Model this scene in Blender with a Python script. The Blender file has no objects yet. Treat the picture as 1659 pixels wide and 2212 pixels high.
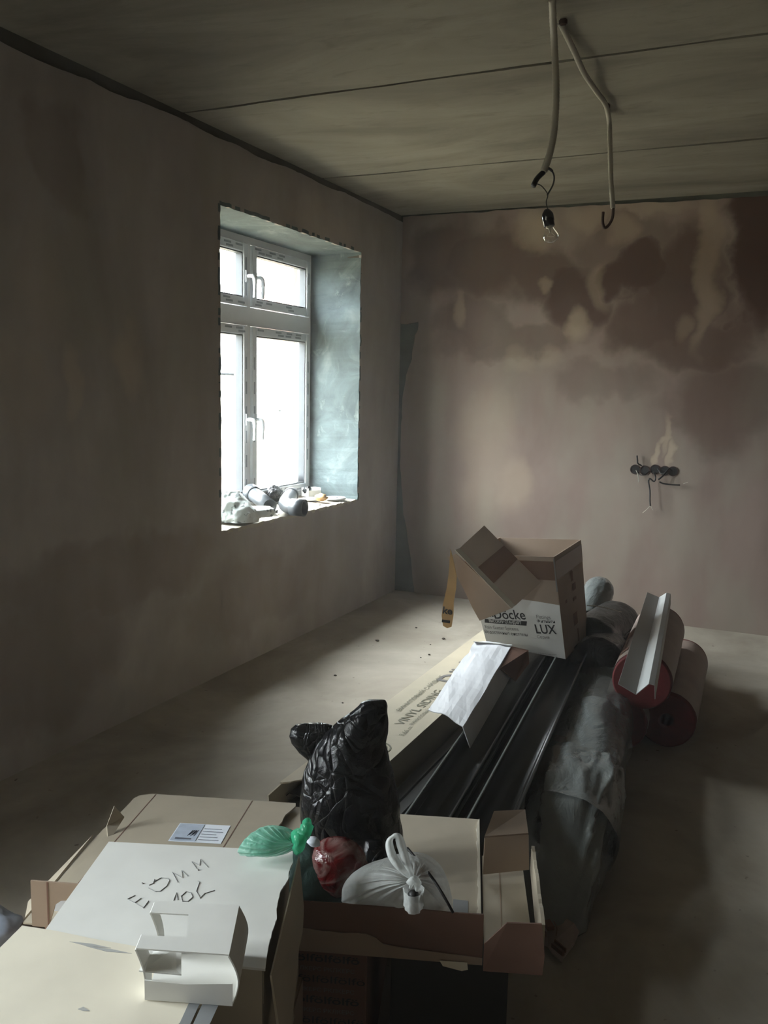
import bpy, bmesh, math, random
from mathutils import Vector, Matrix, noise
random.seed(7)
SC = bpy.context.scene
COL = SC.collection
PI = math.pi

# ------------------------------------------------------------------ camera
W, H = 1659, 2212
F = 1900.0
CR = Vector((0.909, 0.417, 0.020)); CF = Vector((-0.4102, 0.9015, -0.1366)).normalized()
YAW, PIT, ROL, CH = 0.42704, 0.13701, 0.02023, 1.52835
CF = Vector((-math.sin(YAW)*math.cos(PIT), math.cos(YAW)*math.cos(PIT), -math.sin(PIT)))
r0 = Vector((math.cos(YAW), math.sin(YAW), 0)); u0 = r0.cross(CF)
CR = math.cos(ROL)*r0 + math.sin(ROL)*u0
CU = -math.sin(ROL)*r0 + math.cos(ROL)*u0
CO = Vector((0, 0, CH))
cd = bpy.data.cameras.new('camera'); cam = bpy.data.objects.new('camera', cd); COL.objects.link(cam)
m = Matrix((CR, CU, -CF)).transposed().to_4x4(); m.translation = CO
cam.matrix_world = m
cd.sensor_fit = 'VERTICAL'; cd.sensor_height = 36.0; cd.lens = F/H*36.0
cd.clip_start = 0.02
SC.camera = cam

# ------------------------------------------------------------------ world: overcast sky over dull ground
SKY = 42.0
wd = bpy.data.worlds.new('overcast_sky'); SC.world = wd; wd.use_nodes = True
nt = wd.node_tree; nt.nodes.clear()
tc = nt.nodes.new('ShaderNodeTexCoord'); sp = nt.nodes.new('ShaderNodeSeparateXYZ')
rp = nt.nodes.new('ShaderNodeValToRGB'); bg = nt.nodes.new('ShaderNodeBackground'); wo = nt.nodes.new('ShaderNodeOutputWorld')
mr = nt.nodes.new('ShaderNodeMapRange'); mr.inputs[1].default_value = -1; mr.inputs[2].default_value = 1
nt.links.new(tc.outputs['Generated'], sp.inputs[0]); nt.links.new(sp.outputs[2], mr.inputs[0]); nt.links.new(mr.outputs[0], rp.inputs[0])
e = rp.color_ramp.elements
e[0].position = 0.0; e[0].color = (.10, .095, .085, 1)
e[1].position = 1.0; e[1].color = (1.0, 1.02, 1.06, 1)
for p, c in ((.49, (.12, .115, .10, 1)), (.51, (.46, .475, .49, 1)), (.72, (.80, .82, .84, 1))):
    k = e.new(p); k.color = c
nt.links.new(rp.outputs[0], bg.inputs[0]); bg.inputs[1].default_value = SKY
nt.links.new(bg.outputs[0], wo.inputs[0])
SC.view_settings.view_transform = 'Standard'; SC.view_settings.look = 'None'
SC.view_settings.gamma = 1.0; SC.view_settings.use_curve_mapping = False
SC.view_settings.exposure = 0.56
SC.cycles.max_bounces = 10; SC.cycles.diffuse_bounces = 6; SC.cycles.volume_bounces = 1; SC.cycles.transparent_max_bounces = 16
SC.cycles.sample_clamp_indirect = 6.0
SC.cycles.use_denoising = True

# ------------------------------------------------------------------ room dimensions
A, D, HT = 2.670, 6.097, 2.80        # left wall at x=-A, back wall y=D, ceiling height
RX, FY = 3.0, -2.6                   # right wall, wall behind the camera
WINS = [(3.805, 5.42, .775, 2.44), (-.85, .80, .775, 2.44)]
GD = .38                             # depth of the reveals up to the window frame
WT = .52                             # wall thickness

for i, (y0, y1, z0, z1) in enumerate(WINS):     # portals: guide the sky light in through the two openings
    ld = bpy.data.lights.new('window_portal', 'AREA'); ld.shape = 'RECTANGLE'
    ld.size = z1-z0; ld.size_y = y1-y0; ld.cycles.is_portal = True
    lo = bpy.data.objects.new('window_portal', ld); COL.objects.link(lo)
    lo.location = (-A-WT-.03, (y0+y1)/2, (z0+z1)/2); lo.rotation_euler = (0, -PI/2, 0)

# ------------------------------------------------------------------ helpers
def ray(px, py):
    return CF + (px-W/2)/F*CR - (py-H/2)/F*CU
def at(px, py, x=None, y=None, z=None, d=None):
    v = ray(px, py)
    if d is not None: t = d
    elif z is not None: t = (z-CO.z)/v.z
    elif y is not None: t = (y-CO.y)/v.y
    else: t = (x-CO.x)/v.x
    return CO + v*t

def tag(o, label=None, cat=None, group=None, kind=None):
    if label: o['label'] = label
    if cat: o['category'] = cat
    if group: o['group'] = group
    if kind: o['kind'] = kind
    return o
def thing(name, label, cat, loc=(0, 0, 0), group=None):
    o = bpy.data.objects.new(name, None); COL.objects.link(o); o.location = loc
    o.empty_display_size = .1
    return tag(o, label, cat, group)
def obj(name, bm, mat, parent=None, smooth=False):
    me = bpy.data.meshes.new(name)
    if isinstance(bm, bmesh.types.BMesh):
        bm.to_mesh(me); bm.free()
    else:
        me.from_pydata([tuple(v) for v in bm[0]], [], bm[1]); me.update()
    for mm in (mat if isinstance(mat, (list, tuple)) else [mat]): me.materials.append(mm)
    if smooth:
        for p in me.polygons: p.use_smooth = True
    o = bpy.data.objects.new(name, me); COL.objects.link(o)
    if parent:
        o.parent = parent
        o.matrix_parent_inverse = Matrix.Translation(-Vector(parent_origin(parent)))
    return o
def parent_origin(p):
    """world origin of p: children are built in world coordinates and sit at the world origin"""
    return Vector((0, 0, 0)) if p.parent else Vector(p.location)
def center_origin(o):
    """mesh coordinates are world coordinates: move the origin to the base of the mesh"""
    vs = [v.co for v in o.data.vertices]
    c = Vector((sum(v.x for v in vs)/len(vs), sum(v.y for v in vs)/len(vs), min(v.z for v in vs)))
    o.data.transform(Matrix.Translation(-c)); o.location = c
    return o

def box(bm, x0, x1, y0, y1, z0, z1, M=None, mi=0):
    ps = [(x, y, z) for z in (z0, z1) for y in (y0, y1) for x in (x0, x1)]
    v = [bm.verts.new(M @ Vector(p) if M else p) for p in ps]
    for q in ((0, 2, 3, 1), (4, 5, 7, 6), (0, 1, 5, 4), (2, 6, 7, 3), (0, 4, 6, 2), (1, 3, 7, 5)):
        f = bm.faces.new([v[i] for i in q]); f.material_index = mi
    return bm
def slab(bm, pts, th, n=None, mi=0):
    """polygon pts extruded by th along its normal (or n) into a solid sheet"""
    pts = [Vector(p) for p in pts]
    if n is None:
        n = Vector((0, 0, 0))
        for i in range(len(pts)):
            n += pts[i].cross(pts[(i+1) % len(pts)])
        n.normalize()
    else: n = Vector(n).normalized()
    a = [bm.verts.new(p) for p in pts]; b = [bm.verts.new(p + n*th) for p in pts]
    fs = [bm.faces.new(list(reversed(a))), bm.faces.new(b)]
    for i in range(len(pts)):
        j = (i+1) % len(pts)
        fs.append(bm.faces.new([a[i], a[j], b[j], b[i]]))
    for f in fs: f.material_index = mi
    return bm
def sheet(pts, th=.004, n=None):
    bm = bmesh.new(); slab(bm, pts, th, n); bmesh.ops.recalc_face_normals(bm, faces=bm.faces); return bm
def ragged(a, b, n, amp, up=None, seed=0):
    """points from a to b (b excluded) wandering by amp, as a torn edge"""
    a = Vector(a); b = Vector(b); d = b-a
    up = Vector(up).normalized() if up is not None else Vector((0, 0, 1))
    out = []
    for i in range(n):
        t = i/n
        k = noise.noise(Vector((t*n*.45, seed*3.7, 1.3))) + .6*noise.noise(Vector((t*n*1.3, seed*1.7, 9.3)))
        out.append(a + d*t + up*(k*amp*(1 if i else 0)))
    return out
def tube(bm, pts, r, seg=10, cap=True, closed=False):
    pts = [Vector(p) for p in pts]; n = len(pts); rings = []
    t0 = (pts[1]-pts[0]).normalized()
    ref = Vector((0, 0, 1)) if abs(t0.z) < .9 else Vector((1, 0, 0))
    nrm = (ref - t0*ref.dot(t0)).normalized()
    for i, p in enumerate(pts):
        if i == 0: t = pts[1]-pts[0]
        elif i == n-1: t = pts[-1]-pts[-2]
        else: t = (pts[i+1]-pts[i]).normalized() + (pts[i]-pts[i-1]).normalized()
        t.normalize(); nrm = (nrm - t*nrm.dot(t)).normalized(); bi = t.cross(nrm)
        rr = r[i] if isinstance(r, (list, tuple)) else r
        rings.append([bm.verts.new(p + (nrm*math.cos(a)+bi*math.sin(a))*rr) for a in [2*PI*k/seg for k in range(seg)]])
    for i in range(n-1):
        for k in range(seg):
            bm.faces.new([rings[i][k], rings[i][(k+1) % seg], rings[i+1][(k+1) % seg], rings[i+1][k]])
    if cap:
        bm.faces.new(list(reversed(rings[0]))); bm.faces.new(rings[-1])
    return bm
def smooth_path(pts, k=8):
    """Catmull-Rom through pts"""
    P = [Vector(p) for p in pts]; P = [2*P[0]-P[1]] + P + [2*P[-1]-P[-2]]; out = []
    for i in range(1, len(P)-2):
        for j in range(k):
            t = j/k; a, b, c, d = P[i-1:i+3]
            out.append(.5*((2*b) + (c-a)*t + (2*a-5*b+4*c-d)*t*t + (3*b-a-3*c+d)*t**3))
    out.append(P[-2]); return out
def hollow(bm, c0, c1, ro, ri, seg=40, inner_back=True):
    """pipe from c0 to c1 with wall ro..ri"""
    c0 = Vector(c0); c1 = Vector(c1); t = (c1-c0).normalized()
    ref = Vector((0, 0, 1)) if abs(t.z) < .9 else Vector((1, 0, 0))
    n = (ref-t*ref.dot(t)).normalized(); b = t.cross(n)
    R = []
    for c, r in ((c0, ro), (c1, ro), (c1, ri), (c0, ri)):
        R.append([bm.verts.new(c + (n*math.cos(2*PI*k/seg)+b*math.sin(2*PI*k/seg))*r) for k in range(seg)])
    for i in range(4):
        j = (i+1) % 4
        for k in range(seg):
            l = (k+1) % seg
            bm.faces.new([R[i][k], R[i][l], R[j][l], R[j][k]])
    bmesh.ops.recalc_face_normals(bm, faces=bm.faces)
    return bm
def fbm(p, o=4, l=2.1, g=.5):
    s = 0; a = 1
    for _ in range(o):
        s += a*noise.noise(p); p = p*l + Vector((3.1, 1.7, 5.3)); a *= g
    return s
def ridge(p, o=3):
    s = 0; a = 1
    for _ in range(o):
        s += a*(1-2*abs(noise.noise(p))); p = p*2.2 + Vector((3.1, 1.7, 5.3)); a *= .5
    return s

# ------------------------------------------------------------------ materials
def newmat(name):
    mt = bpy.data.materials.new(name); mt.use_nodes = True
    t = mt.node_tree; t.nodes.clear()
    o = t.nodes.new('ShaderNodeOutputMaterial'); b = t.nodes.new('ShaderNodeBsdfPrincipled')
    t.links.new(b.outputs[0], o.inputs[0]); return mt, t, b, o
def N(t, typ, **kw):
    n = t.nodes.new(typ)
    for k, v in kw.items(): setattr(n, k, v)
    return n
def lin(h):
    return tuple(((c/255)/12.92 if c/255 <= .04045 else ((c/255+.055)/1.055)**2.4) for c in h) + (1,)
def ntex(t, vec, scale, detail=4, rough=.55, dist=0):
    n = N(t, 'ShaderNodeTexNoise'); n.inputs['Scale'].default_value = scale
    n.inputs['Detail'].default_value = detail; n.inputs['Roughness'].default_value = rough
    n.inputs['Distortion'].default_value = dist
    if vec: t.links.new(vec, n.inputs['Vector'])
    return n.outputs['Fac']
def ramp(t, fac, stops):
    r = N(t, 'ShaderNodeValToRGB'); el = r.color_ramp.elements
    while len(el) < len(stops): el.new(.5)
    for k, (p, c) in enumerate(stops):
        el[k].position = p; el[k].color = c if len(c) == 4 else (*c, 1)
    t.links.new(fac, r.inputs[0]); return r.outputs[0]
def mix(t, fac, a, b, mode='MIX'):
    n = N(t, 'ShaderNodeMix', data_type='RGBA', blend_type=mode)
    for s, v in ((n.inputs[0], fac), (n.inputs[6], a), (n.inputs[7], b)):
        if hasattr(v, 'is_linked') or hasattr(v, 'links'): t.links.new(v, s)
        else: s.default_value = v
    return n.outputs[2]
def math_(t, op, a, b=0.0, c=None):
    n = N(t, 'ShaderNodeMath', operation=op)
    for i, v in enumerate((a, b) if c is None else (a, b, c)):
        if hasattr(v, 'links'): t.links.new(v, n.inputs[i])
        else: n.inputs[i].default_value = v
    return n.outputs[0]
def bump(t, b, h, strength, dist=.01):
    n = N(t, 'ShaderNodeBump'); n.inputs['Strength'].default_value = strength; n.inputs['Distance'].default_value = dist
    t.links.new(h, n.inputs['Height']); t.links.new(n.outputs[0], b.inputs['Normal'])
def coords(t, scale=(1, 1, 1), loc=(0, 0, 0), kind='geo'):
    if kind == 'geo': g = N(t, 'ShaderNodeNewGeometry').outputs['Position']
    else: g = N(t, 'ShaderNodeTexCoord').outputs['Object']
    mp = N(t, 'ShaderNodeMapping'); mp.inputs['Scale'].default_value = scale; mp.inputs['Location'].default_value = loc
    t.links.new(g, mp.inputs['Vector']); return mp.outputs[0]

def plain(name, col, rough=.6, var=.08, vs=9, bmp=.0, bs=60, metal=0, spec=.5, coat=0):
    mt, t, b, o = newmat(name)
    v = coords(t, kind='obj')
    f = ntex(t, v, vs)
    c = [x for x in col[:3]]
    t.links.new(ramp(t, f, [(.25, tuple(max(0, x*(1-var*1.6)) for x in c)), (.75, tuple(min(1, x*(1+var)) for x in c))]), b.inputs['Base Color'])
    b.inputs['Roughness'].default_value = rough; b.inputs['Metallic'].default_value = metal
    b.inputs['Specular IOR Level'].default_value = spec; b.inputs['Coat Weight'].default_value = coat
    if bmp: bump(t, b, ntex(t, v, bs, 5), bmp, .004)
    return mt

# patches: soft irregular spots at given places (darker and paler marks in the plaster)
def patches(t, vec, axis, spots, wob=.10, soft=.45):
    """returns a 0..1 mask; spots = (u, z, ru, rz, strength), u measured on the wall's own axis"""
    nz = N(t, 'ShaderNodeTexNoise'); nz.inputs['Scale'].default_value = 3.2; nz.inputs['Detail'].default_value = 5
    t.links.new(vec, nz.inputs['Vector'])
    sc = N(t, 'ShaderNodeVectorMath', operation='SCALE'); sc.inputs[3].default_value = wob*2
    sb = N(t, 'ShaderNodeVectorMath', operation='SUBTRACT'); sb.inputs[1].default_value = (.5, .5, .5)
    t.links.new(nz.outputs['Color'], sb.inputs[0]); t.links.new(sb.outputs[0], sc.inputs[0])
    ad = N(t, 'ShaderNodeVectorMath', operation='ADD'); t.links.new(vec, ad.inputs[0]); t.links.new(sc.outputs[0], ad.inputs[1])
    s = N(t, 'ShaderNodeSeparateXYZ'); t.links.new(ad.outputs[0], s.inputs[0])
    U = s.outputs[axis]; Z = s.outputs[2]; acc = None
    for (u, z, ru, rz, k) in spots:
        a = math_(t, 'MULTIPLY', math_(t, 'SUBTRACT', U, u), 1/ru)
        c = math_(t, 'MULTIPLY', math_(t, 'SUBTRACT', Z, z), 1/rz)
        r = math_(t, 'ADD', math_(t, 'MULTIPLY', a, a), math_(t, 'MULTIPLY', c, c))
        mrn = N(t, 'ShaderNodeMapRange', interpolation_type='SMOOTHSTEP')
        mrn.inputs[1].default_value = 1+soft; mrn.inputs[2].default_value = 1-soft
        mrn.inputs[3].default_value = 0; mrn.inputs[4].default_value = k
        t.links.new(r, mrn.inputs[0])
        acc = mrn.outputs[0] if acc is None else math_(t, 'MAXIMUM', acc, mrn.outputs[0])
    return acc

def plaster_mat(name, axis, dark, light, base_lo, base_hi, dark_tone):
    mt, t, b, o = newmat(name)
    v = coords(t, (1, 1, 1)); vs = coords(t, (1, 1, .38))
    f1 = ntex(t, vs, 1.5, 6, .55, .5); f2 = ntex(t, v, 5, 6, .6); f3 = ntex(t, vs, 3.7, 3, .5)
    c = ramp(t, f1, [(.34, base_lo), (.62, base_hi)])
    c = mix(t, math_(t, 'MULTIPLY', ramp(t, f3, [(.42, (0, 0, 0)), (.66, (1, 1, 1))]), .45), c, lin((150, 146, 132)))
    c = mix(t, math_(t, 'MULTIPLY', f2, .35), c, lin((112, 90, 82)))
    if dark: c = mix(t, patches(t, v, axis, dark, .22, .5), c, dark_tone)
    if light: c = mix(t, patches(t, v, axis, light, .16, .85), c, lin((190, 172, 148)))
    t.links.new(c, b.inputs['Base Color']); b.inputs['Roughness'].default_value = .88
    b.inputs['Specular IOR Level'].default_value = .25
    h = math_(t, 'ADD', ntex(t, coords(t, (1, 1, 1)), 2.2, 4), math_(t, 'MULTIPLY', ntex(t, v, 60, 4), .06))
    bump(t, b, h, .35, .02)
    return mt
def wpx(px, py, y=None, x=None):
    p = at(px, py, y=y, x=x); return (p.x if y is not None else p.y), p.z
def spots(lst, **k):
    out = []
    for (px, py, rx, ry, s) in lst:
        u, z = wpx(px, py, **k); u2, _ = wpx(px+rx, py, **k); _, z2 = wpx(px, py-ry, **k)
        out.append((u, z, abs(u2-u), abs(z2-z), s))
    return out
back_dark = spots([(1370, 590, 75, 60, .85), (1240, 640, 85, 90, .8), (1020, 700, 80, 55, .45), (1640, 560, 70, 190, .95),
                   (1480, 620, 90, 130, .75), (1500, 740, 120, 70, .6), (1060, 570, 110, 90, .6), (1400, 700, 110, 70, .7), (1100, 740, 160, 40, .4),
                   (960, 560, 90, 90, .5), (1180, 590, 90, 60, .6), (1340, 520, 120, 50, .4), (1560, 880, 130, 90, .45), (1300, 830, 120, 40, .3)], y=D)
back_light = spots([(1150, 490, 42, 38, .38), (1530, 570, 24, 170, .30), (1240, 705, 24, 45, .42), (1300, 610, 22, 50, .25), (995, 680, 16, 36, .30),
                    (1280, 460, 60, 28, .3), (1340, 500, 40, 28, .3), (1480, 700, 20, 28, .2), (1165, 610, 18, 14, .35), (1115, 780, 30, 26, .2),
                    (1105, 1050, 40, 70, .28), (1050, 1000, 60, 140, .2), (1430, 940, 8, 45, .4), (1408, 985, 8, 28, .5), (1443, 985, 8, 26, .5), (1425, 955, 16, 8, .45),
                    (1380, 450, 130, 16, .25), (1180, 780, 30, 18, .15)], y=D)
left_light = spots([(160, 830, 16, 60, .28), (285, 780, 32, 70, .30), (90, 640, 60, 150, .15), (40, 800, 70, 120, .15), (690, 480, 60, 40, .2)], x=-A)
left_dark = spots([(250, 1250, 200, 90, .35), (120, 320, 60, 120, .3), (60, 1450, 200, 130, .35), (560, 1280, 130, 80, .25)], x=-A)  # darker spots, mostly low on the left wall
DAMP_SHADE = lin((70, 48, 38))  # back wall: real dampness, plus the dim upper wall put into the colour
M = {}
M['plaster_back'] = plaster_mat('plaster_back', 0, back_dark, back_light, lin((126, 109, 100)), lin((150, 134, 124)), DAMP_SHADE)
M['plaster_left'] = plaster_mat('plaster_left', 1, left_dark, left_light, lin((146, 138, 134)), lin((172, 166, 161)), lin((108, 86, 74)))
M['plaster_brown'] = plain('bare_brown_plaster', lin((88, 70, 60)), .9, .15, 3, .2, 20)
M['concrete_dark'] = plain('concrete_dark', lin((86, 88, 78)), .9, .25, 4, .4, 30)
M['gap'] = plain('wall_gap_mortar', lin((78, 74, 64)), .95, .2, 6, .4, 30)

def reveal_mat():
    mt, t, b, o = newmat('cement_render')
    v = coords(t); f = ntex(t, v, 2.6, 7, .6, 1.0); g = ntex(t, coords(t, (1, 1, .6)), 7, 5, .6, 1.5)
    c = ramp(t, f, [(.36, lin((64, 74, 75))), (.55, lin((84, 96, 97))), (.68, lin((112, 122, 120)))])
    c = mix(t, ramp(t, g, [(.6, (0, 0, 0)), (.7, (.6, .6, .6))]), c, lin((128, 136, 132)))
    t.links.new(c, b.inputs['Base Color']); b.inputs['Roughness'].default_value = .85
    bump(t, b, math_(t, 'ADD', f, math_(t, 'MULTIPLY', ntex(t, v, 45, 5), .15)), .6, .02)
    return mt
M['reveal'] = reveal_mat()

def floor_mat():
    mt, t, b, o = newmat('screed_floor')
    v = coords(t); f = ntex(t, v, 1.4, 6, .6, .6); g = ntex(t, v, 9, 6, .65, .3); s = ntex(t, v, 26, 3, .5)
    c = ramp(t, f, [(.32, lin((154, 145, 131))), (.66, lin((190, 183, 169)))])
    c = mix(t, math_(t, 'MULTIPLY', g, .4), c, lin((128, 118, 102)))
    c = mix(t, ramp(t, s, [(.70, (0, 0, 0)), (.76, (.7, .7, .7))]), c, lin((88, 80, 70)))
    t.links.new(c, b.inputs['Base Color']); b.inputs['Roughness'].default_value = .82
    b.inputs['Specular IOR Level'].default_value = .3
    bump(t, b, math_(t, 'ADD', f, math_(t, 'MULTIPLY', ntex(t, v, 70, 4), .12)), .3, .015)
    return mt
M['floor'] = floor_mat()
def ceil_mat():
    mt, t, b, o = newmat('ceiling_concrete')
    v = coords(t, (.35, 1, 1)); f = ntex(t, v, 2.0, 7, .62, .8); g = ntex(t, v, 11, 6, .7, .5); w = coords(t)
    c = ramp(t, f, [(.33, lin((111, 106, 96))), (.64, lin((143, 138, 127)))])
    c = mix(t, ramp(t, g, [(.55, (0, 0, 0)), (.75, (.55, .55, .55))]), c, lin((100, 94, 84)))
    t.links.new(c, b.inputs['Base Color']); b.inputs['Roughness'].default_value = .9
    b.inputs['Specular IOR Level'].default_value = .2
    bump(t, b, math_(t, 'ADD', f, math_(t, 'MULTIPLY', ntex(t, w, 50, 4), .1)), .35, .015)
    return mt
M['ceiling'] = ceil_mat()
M['groove'] = plain('joint_mortar', lin((72, 68, 54)), .95, .3, 8, .5, 40)

def card_mat(name, col, flute=True, rough=.75):
    mt, t, b, o = newmat(name)
    v = coords(t, kind='obj'); f = ntex(t, v, 6, 5); g = ntex(t, v, 60, 3)
    c = ramp(t, f, [(.3, tuple(x*.9 for x in col[:3])), (.7, tuple(min(1, x*1.05) for x in col[:3]))])
    c = mix(t, math_(t, 'MULTIPLY', g, .12), c, tuple(x*.7 for x in col[:3]) + (1,))
    t.links.new(c, b.inputs['Base Color']); b.inputs['Roughness'].default_value = rough
    b.inputs['Specular IOR Level'].default_value = .3
    bump(t, b, f, .15, .01)
    return mt
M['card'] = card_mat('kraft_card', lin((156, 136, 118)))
M['card_light'] = card_mat('pale_kraft_card', lin((178, 167, 148)))
M['card_siding'] = card_mat('cream_card', lin((194, 184, 162)))
M['card_brown'] = card_mat('brown_card', lin((116, 86, 72)))
M['card_white'] = card_mat('white_coated_card', lin((228, 227, 222)), rough=.55)
M['card_cream'] = card_mat('off_white_card', lin((226, 218, 200)), rough=.6)
M['card_greyw'] = card_mat('grey_white_card', lin((205, 206, 210)), rough=.55)
M['tape_brown'] = plain('brown_parcel_tape', lin((104, 74, 52)), .3, .06, 14)
M['tape_tan'] = plain('tan_parcel_tape', lin((196, 158, 104)), .3, .08, 14, .2, 30)
M['ink'] = plain('black_ink', lin((38, 36, 36)), .7, .05)
M['ink_grey'] = plain('grey_ink', lin((120, 116, 112)), .7, .05)
M['ink_green'] = plain('faded_green_ink', lin((120, 118, 98)), .75, .1)
M['pencil'] = plain('pencil_mark', lin((138, 138, 137)), .6, .1)
M['smudge'] = plain('graphite_smudge', lin((168, 167, 164)), .7, .1, 30)
M['label'] = plain('white_paper', lin((222, 228, 238)), .5, .03)
M['label_blue'] = plain('bluish_print', lin((172, 184, 202)), .5, .1, 40)
M['label_txt'] = plain('label_print', lin((70, 76, 92)), .5, .1, 40)
M['label_grey'] = plain('grey_paper', lin((130, 132, 134)), .6, .08)
M['pvc_dark'] = plain('dark_brown_pvc', lin((32, 31, 30)), .36, .1, 20, 0, 30, 0, .5)
M['pvc_panel'] = plain('charcoal_pvc', lin((34, 34, 33)), .42, .1, 12)
M['pvc_edge'] = plain('pale_pvc_edge', lin((120, 124, 122)), .3, .1, 12)  # pale grey for the left rolled edge; the right one stays dark
M['pvc_white'] = plain('frame_pvc', lin((236, 238, 240)), .25, .03)
M['pvc_film'] = plain('protective_film', lin((228, 232, 236)), .2, .03)
M['film_print'] = plain('film_print', lin((150, 156, 164)), .3, .05)
M['gasket'] = plain('rubber_gasket', lin((52, 56, 60)), .6)
M['pipe_grey'] = plain('grey_drain_pvc', lin((66, 69, 72)), .35, .05)
M['steel'] = plain('painted_grey_steel', lin((142, 143, 141)), .38, .03, 10, 0, 30, .15)
M['steel_lit'] = plain('lit_grey_steel', lin((205, 208, 208)), .32, .03, 10, 0, 30, .25)  # brighter copy of the profile steel; light on that face is in the colour
M['roll_red'] = plain('red_foam', lin((102, 26, 27)), .8, .15, 30, .3, 90)
M['roll_wrap'] = plain('pinkish_label_paper', lin((160, 142, 132)), .55, .1, 8, .15, 20)
M['cond'] = plain('white_corrugated_conduit', lin((160, 155, 142)), .5, .06)
M['cable'] = plain('black_cable', lin((26, 24, 24)), .5)
M['copper'] = plain('bare_wire_end', lin((190, 180, 165)), .4)
M['bakelite'] = plain('black_bakelite', lin((20, 19, 20)), .22)
M['brass'] = plain('nickel_cap', lin((170, 165, 150)), .3, .05, 10, 0, 30, .8)
M['rust'] = plain('rusty_hook_steel', lin((62, 36, 28)), .7, .2, 30)
M['sock'] = plain('mounting_box_plastic', lin((52, 30, 26)), .6)
M['stone'] = plain('mortar_lump', lin((190, 184, 174)), .9, .1, 10, .5, 30)
M['crumb'] = plain('dark_crumb', lin((70, 64, 56)), .9)
M['wood_tan'] = plain('tan_scrap_paper', lin((206, 166, 112)), .7, .1, 20)
M['plastic_white'] = plain('white_plastic', lin((214, 218, 222)), .35)
M['brick'] = None

def glass_mat():
    mt, t, b, o = newmat('window_glass'); t.nodes.remove(b)
    tr = N(t, 'ShaderNodeBsdfTransparent'); gl = N(t, 'ShaderNodeBsdfGlossy'); gl.inputs['Roughness'].default_value = .02
    tr.inputs[0].default_value = (.93, .96, .96, 1)
    mx = N(t, 'ShaderNodeMixShader'); mx.inputs[0].default_value = .04; t.links.new(tr.outputs[0], mx.inputs[1]); t.links.new(gl.outputs[0], mx.inputs[2])
    t.links.new(mx.outputs[0], o.inputs[0]); return mt
M['glass'] = glass_mat()
def bulb_mat():
    mt, t, b, o = newmat('bulb_glass'); t.nodes.remove(b)
    tr = N(t, 'ShaderNodeBsdfTransparent'); gl = N(t, 'ShaderNodeBsdfGlossy'); gl.inputs['Roughness'].default_value = .02
    tr.inputs[0].default_value = (.93, .93, .92, 1)
    fr = N(t, 'ShaderNodeLayerWeight'); fr.inputs[0].default_value = .35
    mx = N(t, 'ShaderNodeMixShader'); t.links.new(math_(t, 'MULTIPLY', fr.outputs['Facing'], .6), mx.inputs[0]); t.links.new(tr.outputs[0], mx.inputs[1]); t.links.new(gl.outputs[0], mx.inputs[2])
    t.links.new(mx.outputs[0], o.inputs[0]); return mt
M['bulb'] = bulb_mat()
def film_mat(name, col, opac, rough=.22, bs=14, bstr=.6, aniso=(1, 1, 1), trans=.4, spec=.8):
    """thin polythene: part see-through, part glossy, part translucent"""
    mt, t, b, o = newmat(name)
    v = coords(t, aniso, kind='obj')
    b.inputs['Base Color'].default_value = col; b.inputs['Roughness'].default_value = rough
    b.inputs['Specular IOR Level'].default_value = spec
    h = math_(t, 'ADD', ntex(t, v, bs, 5, .6, 1.2), math_(t, 'MULTIPLY', ntex(t, v, bs*4, 3, .6, .8), .3))
    bump(t, b, h, bstr, .02)
    tl = N(t, 'ShaderNodeBsdfTranslucent'); tl.inputs[0].default_value = col
    m1 = N(t, 'ShaderNodeMixShader'); m1.inputs[0].default_value = trans
    t.links.new(b.outputs[0], m1.inputs[1]); t.links.new(tl.outputs[0], m1.inputs[2])
    tr = N(t, 'ShaderNodeBsdfTransparent'); m2 = N(t, 'ShaderNodeMixShader')
    op = ramp(t, ntex(t, v, bs*.5, 4), [(.35, (opac*.7,)*3), (.7, (min(1, opac*1.25),)*3)])
    t.links.new(op, m2.inputs[0]); t.links.new(tr.outputs[0], m2.inputs[1]); t.links.new(m1.outputs[0], m2.inputs[2])
    t.links.new(m2.outputs[0], o.inputs[0]); return mt
M['film_clear'] = film_mat('clear_polythene', (.22, .24, .235, 1), .78, .2, 8, .5, (1, .5, 1), .0, 1.0)
M['film_dark'] = film_mat('smoky_polythene', (.012, .013, .013, 1), 1.6, .34, 9, .5, (1, .5, 1), .0, .3)
M['bag_black'] = None
def bag_black():
    mt, t, b, o = newmat('black_bin_liner'); v = coords(t, (1, 1, .7), kind='obj')
    b.inputs['Base Color'].default_value = (.006, .006, .007, 1); b.inputs['Roughness'].default_value = .17
    b.inputs['Specular IOR Level'].default_value = .38
    vo = N(t, 'ShaderNodeTexVoronoi', feature='DISTANCE_TO_EDGE'); vo.inputs['Scale'].default_value = 19
    nz = N(t, 'ShaderNodeTexNoise'); nz.inputs['Scale'].default_value = 5; t.links.new(v, nz.inputs['Vector'])
    ad = N(t, 'ShaderNodeVectorMath', operation='MULTIPLY_ADD'); ad.inputs[1].default_value = (.5, .5, .5)
    t.links.new(nz.outputs['Color'], ad.inputs[0]); t.links.new(v, ad.inputs[2]); t.links.new(ad.outputs[0], vo.inputs['Vector'])
    h = math_(t, 'ADD', math_(t, 'MULTIPLY', ntex(t, v, 34, 5, .65, 2.0), .45), math_(t, 'POWER', vo.outputs[0], .6))
    bump(t, b, h, .55, .012); return mt
M['bag_black'] = bag_black()
M['bag_white'] = film_mat('white_carrier_film', (.80, .82, .80, 1), .78, .3, 16, .4, (1, 1, 1), .4)
M['bag_green'] = film_mat('green_bag_film', (.06, .55, .30, 1), .80, .28, 18, .5, (1, 1, 1), .45)
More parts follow.
